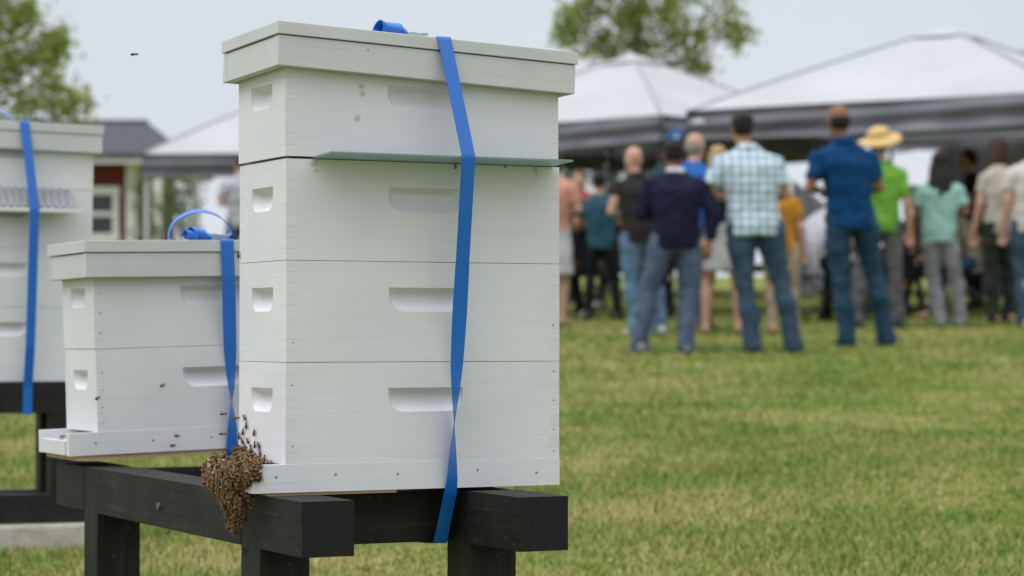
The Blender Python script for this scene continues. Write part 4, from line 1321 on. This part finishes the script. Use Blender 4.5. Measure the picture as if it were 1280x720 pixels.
def person(label, px, Y, Hh, shirt, pants, hair='black', sk='light', yaw=0, feet=((-.1, 0), (.1, 0)), arms=('front', 'front'), sleeve=0.6, build=1.0, lean=0.02, head=0.0, tilt=0.0,
           bare=False, skirt=None, hairstyle='short', hat=None, shoe='black', seat=None, collar=None, collar_m=None, vox=0.012, hem=0.84, baggy=1.0):
    """one figure; local x to its right, y forward, z up; seat = seat height if sitting"""
    k = Hh / 1.75
    base = at(px, 420, Y); base.z = gz(Y)
    V3 = lambda x, y, z: Vector((x, y, z))
    b = build
    if seat is None:
        dz = 0
        hip = [V3(s_ * 0.088 * k * b, 0, 0.92 * k) for s_ in (-1, 1)]
        ank = [V3(f_[0], f_[1], 0.085) for f_ in feet]
        mx_ = (ank[0].x + ank[1].x) / 2
        hip = [h_ + V3(mx_ * .12, 0, 0) for h_ in hip]
        knee = [h_.lerp(a_, 0.5) + V3(0.012 * (1 if i else -1), 0.03, 0) for i, (h_, a_) in enumerate(zip(hip, ank))]
    else:
        dz = seat + 0.10 * k - 0.92 * k
        hip = [V3(s_ * 0.09 * k * b, 0, 0.92 * k + dz) for s_ in (-1, 1)]
        knee = [V3(s_ * 0.13 * k, 0.42 * k, max(0.92 * k + dz, 0.48 * k)) for s_ in (-1, 1)]
        ank = [V3(s_ * 0.12 * k + f_[0], 0.40 * k + f_[1], 0.085) for s_, f_ in zip((-1, 1), feet)]
    pc = (hip[0] + hip[1]) / 2
    zz = lambda z: z * k + dz
    def tor(z):     # centre line of the trunk
        t = max(0, (z - 0.92) / 0.5)
        return V3(pc.x + head * t * 0.75, pc.y + lean * t * t, zz(z))
    sh = [tor(1.43) + V3(s_ * 0.170 * k * b, 0, -0.045 * k) for s_ in (-1, 1)]
    elb, wri = [], []
    for i, s_ in enumerate((-1, 1)):
        e_, w_ = ARMS[arms[i]]
        elb.append(sh[i] + V3(s_ * e_[0], e_[1], e_[2]) * k); wri.append(sh[i] + V3(s_ * w_[0], w_[1], w_[2]) * k)
    hc = tor(1.63) + V3(head * 0.35, 0.015 + lean * .6, -0.01 * k)
    # ---- body
    bm = bmesh.new()
    add_loft(bm, [(hc + V3(0, .02 * k, -.118 * k), .030 * k, .034 * k), (hc + V3(0, .016 * k, -.100 * k), .052 * k, .062 * k), (hc + V3(0, .010 * k, -.060 * k), .066 * k, .080 * k), (hc + V3(0, 0, -.01 * k), .074 * k, .094 * k),
                  (hc + V3(0, -.004 * k, .04 * k), .076 * k, .097 * k), (hc + V3(0, -.006 * k, .08 * k), .066 * k, .084 * k), (hc + V3(0, -.006 * k, .105 * k), .044 * k, .056 * k), (hc + V3(0, -.006 * k, .117 * k), .016 * k, .02 * k)], 16, True)
    add_loft(bm, [(hc + V3(0, .085 * k, .012 * k), .008 * k, .008 * k), (hc + V3(0, .104 * k, -.026 * k), .013 * k, .013 * k), (hc + V3(0, .080 * k, -.034 * k), .012 * k, .01 * k)], 8)
    for s_ in (-1, 1): add_ball(bm, hc + V3(s_ * .078 * k, -.008 * k, -.012 * k), .011 * k, .019 * k, .030 * k, 1)
    add_loft(bm, [(tor(1.40), .072 * k, .065 * k), (tor(1.46) + V3(0, .0, 0), .060 * k, .060 * k), (hc + V3(0, -.012 * k, -.10 * k), .052 * k, .054 * k), (hc + V3(0, -.012 * k, -.05 * k), .050 * k, .054 * k)], 12, True)
    add_loft(bm, [(tor(.90), .10 * k * b, .075 * k), (tor(1.1), .10 * k * b, .075 * k), (tor(1.3), .12 * k * b, .08 * k), (tor(1.41), .12 * k * b, .06 * k)], 14, True)
    for i, s_ in enumerate((-1, 1)):
        add_loft(bm, [(tor(1.39), .045 * k, .045 * k), (sh[i].lerp(tor(1.3), .15), .038 * k * b, .038 * k * b), (sh[i].lerp(elb[i], .5), .042 * k * b, .042 * k * b), (elb[i], .037 * k, .037 * k), (elb[i].lerp(wri[i], .35), .038 * k, .038 * k), (wri[i], .026 * k, .024 * k)], 12)
        d = (wri[i] - elb[i]).normalized(); side = d.cross(V3(0, 0, 1) if abs(d.z) < .8 else V3(0, 1, 0)).normalized()
        up = side.cross(d)
        palm = wri[i] + d * .085 * k
        add_loft(bm, [(wri[i] - d * .01, .025 * k, .022 * k), (wri[i] + d * .04 * k, .036 * k, .019 * k), (palm, .040 * k, .017 * k)], 10)
        inward = -up if up.z > 0 else up
        for q, (off, ln) in enumerate(((-.032, .064), (-.011, .076), (.011, .072), (.031, .056))):
            p0 = palm + side * off * k - d * .012
            add_loft(bm, [(p0, .0105 * k, .0105 * k), (p0 + d * ln * .5 * k + inward * .010 * k, .0098 * k, .0098 * k), (p0 + d * ln * .85 * k + inward * .034 * k, .0088 * k, .0088 * k), (p0 + d * ln * .80 * k + inward * .054 * k, .008 * k, .008 * k)], 8)
        ts = -1 if i else 1
        p0 = wri[i] + d * .028 * k + side * ts * .028 * k
        add_loft(bm, [(p0, .013 * k, .013 * k), (p0 + d * .032 * k + side * ts * .022 * k + inward * .014 * k, .0115 * k, .0115 * k), (p0 + d * .062 * k + side * ts * .020 * k + inward * .030 * k, .009 * k, .009 * k)], 8)
        th = 0.07 if (bare or skirt) else 0.055
        add_loft(bm, [(hip[i] + V3(0, 0, .0), th * k, th * k), (hip[i].lerp(knee[i], .5), .064 * k, .064 * k), (knee[i], .05 * k, .05 * k), (knee[i].lerp(ank[i], .35) + V3(0, -.015, 0), .052 * k, .052 * k), (ank[i], .034 * k, .036 * k), (ank[i] + V3(0, .02, -.05), .034 * k, .045 * k)], 12)
    body = skinned('person', bm, SK[sk], None, vox * .75, 0, None, 2)
    body.location = base; body.rotation_euler = (0, 0, yaw)
    tag(body, label, 'person', 'people of the crowd')
    for s_ in (-1, 1):
        bm = bmesh.new(); add_ball(bm, hc + V3(s_ * .031 * k, .083 * k, .004 * k), .012 * k, .010 * k, .009 * k, 2)
        bm_obj('eye', bm, EYEM, body, True)
    # ---- shirt
    bm = bmesh.new()
    add_loft(bm, [(tor(hem), .168 * k * b, .128 * k * b), (tor(.93), .170 * k * b, .130 * k * b), (tor(1.06), .158 * k * b, .118 * k * b), (tor(1.20), .172 * k * b, .122 * k * b), (tor(1.32), .186 * k * b, .124 * k * b),
                  (tor(1.375), .178 * k * b, .110 * k), (tor(1.415), .150 * k * b, .096 * k), (tor(1.45), .105 * k * b, .082 * k), (tor(1.485), .066 * k, .066 * k)], 20, True)
    for i in range(2):
        full = sleeve > 1
        t = min(sleeve, 1.0)
        e1 = sh[i].lerp(elb[i], t)
        secs = [(tor(1.32), .05 * k, .05 * k), (tor(1.32).lerp(sh[i], .8), .060 * k * b, .066 * k * b), (sh[i].lerp(elb[i], .08), .056 * k * b, .062 * k * b), (sh[i].lerp(elb[i], t * .6), .058 * k * b, .060 * k * b), (e1, .058 * k * b, .060 * k * b)]
        if full: secs += [(elb[i].lerp(wri[i], .5), .050 * k, .050 * k), (elb[i].lerp(wri[i], sleeve - 1), .040 * k, .040 * k)]
        if sleeve > 0.05: add_loft(bm, secs, 12)
    skinned('shirt', bm, shirt, body, vox, 0.045 * k, TEX, 3)
    if collar:
        bm = bmesh.new()
        c0_ = tor(1.47)
        add_loft(bm, [(c0_ + V3(0, -.006, -.012 * k), .088 * k, .084 * k), (c0_ + V3(0, -.004, .012 * k), .080 * k, .078 * k), (c0_ + V3(0, -.002, .036 * k), .068 * k, .068 * k)], 18, True)
        skinned('collar', bm, collar_m or shirt, body, vox * .8, 0, None, 1)
    # ---- trousers, shorts or skirt
    bm = bmesh.new()
    if skirt:
        zlow = hip[0].z - skirt * k
        add_loft(bm, [(V3(pc.x, pc.y, zlow), .215 * k, .17 * k), (V3(pc.x, pc.y, zlow + (hip[0].z - zlow) * .5), .20 * k, .155 * k), (pc + V3(0, 0, 0), .178 * k * b, .132 * k), (pc + V3(0, 0, .11 * k), .158 * k * b, .115 * k)], 20, True)
        skinned('skirt', bm, pants, body, vox, 0.02, TEX, 3)
    else:
        add_loft(bm, [(pc + V3(0, 0, -.10 * k), .125 * k * b, .105 * k), (pc + V3(0, 0, -.04 * k), .165 * k * b, .125 * k * b), (pc + V3(0, 0, .03 * k), .163 * k * b, .122 * k * b), (pc + V3(0, 0, .10 * k), .155 * k * b, .112 * k)], 18, True)
        for i in range(2):
            sec = [(hip[i] + V3(0, 0, .02 * k), .092 * k * b, .102 * k), (hip[i].lerp(knee[i], .35), .092 * k * b, .094 * k * b), (hip[i].lerp(knee[i], .75), .074 * k * baggy, .076 * k * baggy), (knee[i].lerp(hip[i], .02), .064 * k * baggy, .066 * k * baggy)]
            if not bare:
                sec += [(knee[i].lerp(ank[i], .4) + V3(0, -.012, 0), .062 * k * baggy, .066 * k * baggy), (knee[i].lerp(ank[i], .8) + V3(0, -.006, 0), .053 * k * baggy, .058 * k * baggy), (ank[i] + V3(0, 0, -.02), .060 * k * baggy, .066 * k * baggy), (ank[i] + V3(0, 0.01, -.062), .062 * k * baggy, .074 * k * baggy)]
            add_loft(bm, sec, 14)
        skinned('shorts' if bare else 'trousers', bm, pants, body, vox, 0.055 * k, TEX, 3)
    for i in range(2):
        a_ = ank[i]
        out_ = 0.12 * (1 if i else -1)
        bm = bmesh.new()
        def fp(y, x): return V3(a_.x + x + out_ * y, a_.y + y, 0)
        add_loft(bm, [(fp(-.075, 0) + V3(0, 0, .03), .018, .018), (fp(-.055, 0) + V3(0, 0, .045), .036, .045), (fp(0, 0) + V3(0, 0, .046), .040, .048), (fp(.07, 0) + V3(0, 0, .035), .044, .036), (fp(.14, 0) + V3(0, 0, .026), .042, .026), (fp(.185, 0) + V3(0, 0, .020), .018, .014)], 12)
        for v_ in bm.verts: v_.co.z = max(v_.co.z, 0.0)
        bm_obj('shoe', bm, SHOE[shoe], body, True)
    # ---- hair and hats
    bm = bmesh.new()
    hm = HAIRM[hair] if hair else None
    if hairstyle == 'short':
        add_loft(bm, [(hc + V3(0, -.045 * k, -.055 * k), .050 * k, .040 * k), (hc + V3(0, -.030 * k, -.02 * k), .074 * k, .074 * k), (hc + V3(0, -.020 * k, .03 * k), .083 * k, .088 * k), (hc + V3(0, -.010 * k, .075 * k), .078 * k, .094 * k), (hc + V3(0, -.006 * k, .105 * k), .058 * k, .070 * k), (hc + V3(0, -.006 * k, .125 * k), .024 * k, .03 * k)], 18, True)
        skinned('hair', bm, hm, body, 0.010, 0.012, TEXH, 1)
    elif hairstyle == 'fringe':      # bald crown with a band of hair at the back
        add_loft(bm, [(hc + V3(0, -.050 * k, -.062 * k), .046 * k, .030 * k), (hc + V3(0, -.040 * k, -.03 * k), .072 * k, .060 * k), (hc + V3(0, -.034 * k, .012 * k), .080 * k, .070 * k), (hc + V3(0, -.034 * k, .034 * k), .066 * k, .062 * k)], 18, True)
        skinned('hair', bm, hm, body, 0.009, 0.004, TEXH, 1)
    elif hairstyle == 'long':
        add_loft(bm, [(hc + V3(0, -.155 * k, -.42 * k), .05 * k, .03 * k), (hc + V3(0, -.150 * k, -.32 * k), .100 * k, .045 * k), (hc + V3(0, -.115 * k, -.20 * k), .122 * k, .062 * k), (hc + V3(0, -.060 * k, -.09 * k), .110 * k, .080 * k), (hc + V3(0, -.022 * k, .0), .092 * k, .086 * k), (hc + V3(0, -.010 * k, .07 * k), .082 * k, .094 * k), (hc + V3(0, -.006 * k, .11 * k), .055 * k, .066 * k), (hc + V3(0, -.006 * k, .13 * k), .02 * k, .03 * k)], 18, True)
        skinned('hair', bm, hm, body, 0.011, 0.03, TEXH, 2)
    elif hairstyle == 'bob':
        add_loft(bm, [(hc + V3(0, -.040 * k, -.13 * k), .085 * k, .050 * k), (hc + V3(0, -.040 * k, -.08 * k), .096 * k, .066 * k), (hc + V3(0, -.022 * k, .0), .092 * k, .084 * k), (hc + V3(0, -.010 * k, .07 * k), .082 * k, .094 * k), (hc + V3(0, -.006 * k, .11 * k), .055 * k, .066 * k), (hc + V3(0, -.006 * k, .13 * k), .02 * k, .03 * k)], 18, True)
        skinned('hair', bm, hm, body, 0.011, 0.02, TEXH, 2)
    else:
        bm.free()
    if hat == 'straw':
        me = mat('straw', (0.62, 0.42, 0.17), 0.8)
        t_ = N(me, 'ShaderNodeTexCoord'); w_ = N(me, 'ShaderNodeTexWave', Scale=40, Distortion=1, bands_direction='Z'); L(me, t_.outputs['Object'], w_.inputs['Vector'])
        bb_ = N(me, 'ShaderNodeBump', Strength=.4, Distance=.004); L(me, w_.outputs['Fac'], bb_.inputs['Height']); L(me, bb_.outputs[0], BS(me).inputs['Normal'])
        bm = bmesh.new(); prof = [(.10, .03), (.135, .024), (.175, .004), (.20, -.018), (.198, -.024), (.172, -.004), (.135, .014), (.098, .016)]
        n = 32; rings = []
        for (r_, z_) in prof:
            rings.append([bm.verts.new(hc + V3(r_ * k * math.cos(2 * math.pi * q / n), r_ * k * math.sin(2 * math.pi * q / n) * 1.08, z_ * k + .035 * k + 0.016 * k * math.sin(2 * math.pi * q / n * 2 + .6) * (r_ > .15))) for q in range(n)])
        for q in range(len(rings)):
            A_, B_ = rings[q], rings[(q + 1) % len(rings)]
            for j in range(n): bm.faces.new((A_[j], A_[(j + 1) % n], B_[(j + 1) % n], B_[j]))
        add_loft(bm, [(hc + V3(0, 0, .045 * k), .103 * k, .115 * k), (hc + V3(0, 0, .10 * k), .098 * k, .108 * k), (hc + V3(0, 0, .135 * k), .080 * k, .09 * k), (hc + V3(0, 0, .150 * k), .035 * k, .04 * k)], 24, True)
        ho = bm_obj('straw_hat', bm, me, body, True); 
        piv = hc + V3(0, -.05 * k, .05 * k)
        ho.matrix_basis = Matrix.Translation(piv) @ Matrix.Rotation(R(-10), 4, 'Y') @ Matrix.Rotation(R(14), 4, 'X') @ Matrix.Translation(-piv)
    if hat == 'cap':
        bm = bmesh.new()
        add_loft(bm, [(hc + V3(0, -.006 * k, .03 * k), .088 * k, .104 * k), (hc + V3(0, -.006 * k, .08 * k), .084 * k, .098 * k), (hc + V3(0, -.006 * k, .115 * k), .062 * k, .074 * k), (hc + V3(0, -.006 * k, .132 * k), .02 * k, .025 * k)], 20, True)
        add_loft(bm, [(hc + V3(0, .09 * k, .04 * k), .075 * k, .006), (hc + V3(0, .13 * k, .036 * k), .07 * k, .006), (hc + V3(0, .175 * k, .028 * k), .04 * k, .005)], 14)
        bm_obj('cap', bm, fabric('blue_cap', (0.03, 0.11, 0.30)), body, True)
        bm = bmesh.new(); add_ball(bm, hc + V3(-.01, -.100 * k, .062 * k), .035, .008, .014, 2)
        bm_obj('cap_patch', bm, M['print'], body, True)
    return body

def chair(px, Y, seat, yaw, label, m='chair_black'):
    if m not in M: M[m] = fabric('black_chair_canvas', (0.018, 0.018, 0.022))
    b_ = at(px, 420, Y); b_.z = gz(Y)
    r_ = empty('folding_chair', b_, yaw)
    tag(r_, label, 'chair', 'folding chairs in the crowd')
    for (nm, lo, hi) in (('seat', (-.23, -.2, seat - .02), (.23, .24, seat)), ('backrest', (-.23, -.245, seat + .12), (.23, -.205, seat + .42))):
        bm_box(nm, lo, hi, M[m], r_, .012)
    for sx in (-1, 1):
        for (y0, y1) in ((-.225, .22), (.2, -.24)):
            bm = bmesh.new(); top_ = (sx * .235, y0 if y0 < 0 else y0, seat + (.42 if y0 < 0 else .02))
            add_loft(bm, [(top_, .011, .011), ((sx * .235, y0, seat), .011, .011), ((sx * .24, y1, 0.0), .011, .011)], 8)
            bm_obj('leg', bm, M['pole'], r_, True)
    return r_

F = fabric
F_jean = F('denim_mid', (0.095, 0.125, 0.18), (0.055, 0.078, 0.125))
F_jean2 = F('denim_dark', (0.028, 0.052, 0.088), (0.06, 0.10, 0.15))
F_jean3 = F('denim_deep', (0.011, 0.038, 0.072), (0.032, 0.072, 0.118))
F_jean4 = F('denim_light', (0.13, 0.21, 0.31), (0.08, 0.14, 0.23))
F_black = F('black_cotton', (0.012, 0.012, 0.016))
F_grey = F('grey_twill', (0.125, 0.12, 0.13))
F_lgrey = F('light_grey_twill', (0.25, 0.25, 0.27))
F_khaki = F('khaki_twill', (0.38, 0.30, 0.21))
F_char = F('charcoal_cotton', (0.035, 0.03, 0.028))
# front row
person('person in navy long sleeve top with white collar and faded jeans', 848, 17.0, 1.50, F('navy_knit', (0.011, 0.012, 0.036)), F_jean, 'black', 'brown', R(6), ((-.27, .02), (.045, -.05)), ('front', 'back'), 1.92, 1.16, 0.07, 0.01, collar=True, collar_m=F('white_collar', (0.62, 0.62, 0.68)), shoe='grey', vox=0.011, baggy=1.28)
person('person in blue and white checked short sleeve shirt and dark jeans', 940, 17.1, 1.69, plaid(), F_jean2, 'black', 'tan', R(3), ((.0, -.03), (.29, .03)), ('front', 'front'), 0.72, 1.14, 0.02, -0.05, collar=True, shoe='navy', vox=0.011, baggy=1.15)
person('balding person in royal blue polo shirt and deep blue jeans', 1061, 18.1, 1.78, F('royal_blue_pique', (0.004, 0.048, 0.15), (0.003, 0.04, 0.12)), F_jean3, 'black', 'brown', R(10), ((-.02, -.02), (.29, .02)), ('front', 'front'), 0.72, 1.06, 0.0, -0.06, hairstyle='fringe', collar=True, shoe='navy', vox=0.011, baggy=1.12)
# second row
person('person in wide straw hat and bright green shirt', 1101, 21.0, 1.69, F('bright_green_cotton', (0.17, 0.40, 0.055), (0.11, 0.28, 0.035)), F_grey, 'brown', 'light', R(-6), ((-.2, 0), (.14, .02)), ('front', 'down'), 0.85, 1.05, 0.02, 0.0, hairstyle='short', hat='straw', shoe='black', baggy=1.15)
person('person with long black hair in mint green top', 1172, 21.2, 1.52, F('mint_cotton', (0.33, 0.55, 0.50), (0.24, 0.42, 0.39)), F_lgrey, 'black', 'brown', R(-8), ((.02, 0), (.19, .05)), ('down', 'front'), 0.7, 1.04, 0.02, 0.01, hairstyle='long', shoe='grey', baggy=1.2)
person('person with long brown hair in beige top and dark trousers', 1249, 22.0, 1.66, F('beige_linen', (0.55, 0.50, 0.42)), F('dark_olive_twill', (0.035, 0.042, 0.036)), 'brown', 'light', R(14), ((-.05, 0), (.12, .04)), ('down', 'front'), 0.6, 0.92, 0.02, 0.02, hairstyle='bob', shoe='tan', baggy=1.1)
person('person in pale pink top and jeans beside the beige top', 1291, 21.2, 1.70, F('pale_pink_cotton', (0.66, 0.60, 0.56)), F_jean2, 'brown', 'light', R(4), ((-.08, 0), (.1, 0)), ('down', 'front'), 0.65, 1.1, 0.02, 0.03, hairstyle='bob', shoe='white')
person('dark haired person in black shirt turned sideways beyond the mint top', 1219, 25.5, 1.66, F_black, F_black, 'black', 'tan', R(70), ((-.1, 0), (.1, 0)), ('front', 'front'), 0.6, 0.92, 0.02)
person('bald person in charcoal shirt and light jeans', 799, 19.7, 1.52, F_char, F_jean4, None, 'light', R(20), ((-.04, -.03), (.19, .02)), ('front', 'front'), 0.45, 1.08, 0.02, -0.02, hairstyle='bald', collar=True, shoe='white', baggy=1.15)
person('grey haired person in bright blue shirt behind the navy top', 868, 20.6, 1.66, F('bright_blue_cotton', (0.03, 0.14, 0.44)), F_jean2, 'grey', 'light', R(-35), ((-.1, 0), (.1, 0)), ('front', 'front'), 0.6, 1.0, 0.02, -0.02, hairstyle='fringe')
person('person in blue cap behind the grey haired person', 847, 23.0, 1.76, F('dark_teal_cotton', (0.03, 0.06, 0.09)), F_black, 'brown', 'light', R(10), ((-.1, 0), (.1, 0)), ('front', 'front'), 0.6, 1.0, 0.02, hat='cap')
person('blond person in black cardigan and pale skirt with bare legs', 902, 19.9, 1.53, F_black, F('pale_grey_skirt', (0.42, 0.42, 0.40)), 'blond', 'light', R(-4), ((-.13, 0), (.14, .02)), ('back', 'front'), 1.9, 0.95, 0.02, -0.02, hairstyle='bob', skirt=0.33, shoe='tan', bare=True)
person('dark haired person in teal shirt and black trousers', 752, 22.4, 1.37, F('teal_cotton', (0.028, 0.085, 0.125)), F_black, 'black', 'tan', R(-10), ((-.12, 0), (.14, .02)), ('out', 'front'), 0.7, 1.05, 0.02, -0.02, shoe='black')
person('person in salmon top and white skirt half hidden by the tall hive', 690, 21.3, 1.56, F('salmon_cotton', (0.64, 0.30, 0.22)), F('white_cotton', (0.55, 0.54, 0.58)), 'brown', 'light', R(-15), ((-.1, 0), (.09, 0)), ('down', 'front'), 0.7, 1.05, 0.02, 0.0, hairstyle='bob', skirt=0.42, shoe='tan', bare=True)
person('short person in amber yellow shirt behind the checked shirt', 974, 19.9, 1.36, F('amber_cotton', (0.50, 0.22, 0.025)), F_khaki, 'brown', 'light', R(-10), ((-.05, 0), (.12, 0)), ('front', 'down'), 0.7, 1.1, 0.02, -0.03, shoe='tan')
person('person in coral red top standing far back beside the teal shirt', 727, 27.0, 1.46, F('coral_cotton', (0.46, 0.10, 0.07)), F_black, 'red', 'light', R(160), ((-.1, 0), (.1, 0)), ('front', 'front'), 0.6, 1.0, 0.02)
person('person in plain grey shirt under the canopy by the house', 303, 29.3, 1.72, F('grey_jersey', (0.48, 0.48, 0.54)), F_jean2, 'brown', 'light', R(20), ((-.1, 0), (.1, 0)), ('front', 'front'), 0.7, 1.15, 0.02)
# seated
def sitter(label, px, Y, Hh, shirt, pants, seat, yaw, chair_label, **kw):
    person(label, px, Y, Hh, shirt, pants, seat=seat, yaw=yaw, **kw)
    chair(px, Y, seat, yaw, chair_label)
sitter('seated person in lavender white shirt bent forward on a chair', 1010, 22.3, 1.66, F('lavender_white_cotton', (0.50, 0.48, 0.54)), F_black, 0.42, R(-58), 'black folding chair under the person in lavender white', lean=0.24, sleeve=0.8, build=1.1, arms=('lap', 'lap'), shoe='black', hem=.80)
sitter('seated person in tan shirt and jeans beside the dark trousers', 1222, 23.2, 1.62, F('tan_cotton', (0.30, 0.26, 0.19)), F_jean3, 0.40, R(75), 'black folding chair under the person in tan', lean=0.22, sleeve=0.7, arms=('lap', 'lap'), hair='brown', shoe='tan')
sitter('small seated person in orange shirt behind the green shirt', 1122, 23.5, 1.12, F('orange_cotton', (0.66, 0.28, 0.02)), F_jean3, 0.24, R(10), 'low black folding chair under the person in orange', lean=0.02, sleeve=0.7, arms=('lap', 'lap'), hair='brown')
sitter('seated person in brown shirt beside the salmon top', 722, 22.8, 1.55, F('brown_cotton', (0.10, 0.062, 0.045)), F_black, 0.42, R(25), 'black folding chair under the person in brown', lean=0.08, sleeve=0.7, arms=('lap', 'lap'), hair='brown', hairstyle='bob', shoe='white')
sitter('seated person in black facing the lawn beside the light jeans', 778, 25.6, 1.5, F_black, F_black, 0.42, R(172), 'black folding chair under the person in black', lean=0.05, arms=('lap', 'lap'), hair='brown', shoe='white')
sitter('seated person in dark red facing the lawn behind the faded jeans', 836, 25.8, 1.5, F('dark_red_cotton', (0.16, 0.03, 0.025)), F_jean3, 0.42, R(185), 'black folding chair under the person in dark red', lean=0.05, arms=('lap', 'lap'), hair='black', shoe='white')
sitter('seated person in charcoal facing the lawn beyond the bare legs', 905, 25.4, 1.5, F_char, F_black, 0.42, R(178), 'black folding chair under the person in charcoal', lean=0.05, arms=('lap', 'lap'), hair='grey', shoe='white')
sitter('seated person in dark blue facing the lawn beyond the mint top', 1150, 25.6, 1.5, F('dark_blue_cotton', (0.02, 0.05, 0.13)), F_jean3, 0.42, R(180), 'black folding chair under the person in dark blue', lean=0.05, arms=('lap', 'lap'), hair='brown', shoe='white')

# ------------------------------------------------------------------ picnic tables among the seated people
M['plank'] = noisy('weathered_dark_plank', (0.035, 0.03, 0.027), (0.06, 0.052, 0.045), 30, 0.85, 0.4, (0.1, 1, 1))
def picnic_table(px, Y, yaw, label):
    b_ = at(px, 420, Y); b_.z = gz(Y)
    r_ = empty('picnic_table', b_, yaw)
    tag(r_, label, 'table', 'picnic tables under the canopies')
    for i in range(5): bm_box('plank', (-.9, -.37 + i * .15, .70), (.9, -.37 + i * .15 + .14, .74), M['plank'], r_, .004)
    for sy in (-1, 1):
        for j in range(2): bm_box('seat_plank', (-.9, sy * .70 - .14 + j * .145, .42), (.9, sy * .70 - .005 + j * .145, .46), M['plank'], r_, .004)
    for x in (-.62, .62):
        bm_box('crossbar', (x - .02, -.8, .33), (x + .02, .8, .419), M['plank'], r_, .003)
        bm_box('crossbar', (x - .02, -.36, .61), (x + .02, .36, .699), M['plank'], r_, .003)
        for sy in (-1, 1):
            bm = bmesh.new(); add_box(bm, (x + .022, -.045, 0), (x + .06, .045, .70))
            for v_ in bm.verts: v_.co.y += sy * (.62 - .42 * v_.co.z / .70)
            bm_obj('leg', bm, M['plank'], r_)
picnic_table(742, 24.2, R(8), 'dark picnic table beside the person in brown')
picnic_table(1005, 24.6, R(-12), 'dark picnic table behind the person in lavender white')
picnic_table(1205, 24.9, R(5), 'dark picnic table beside the person in tan')
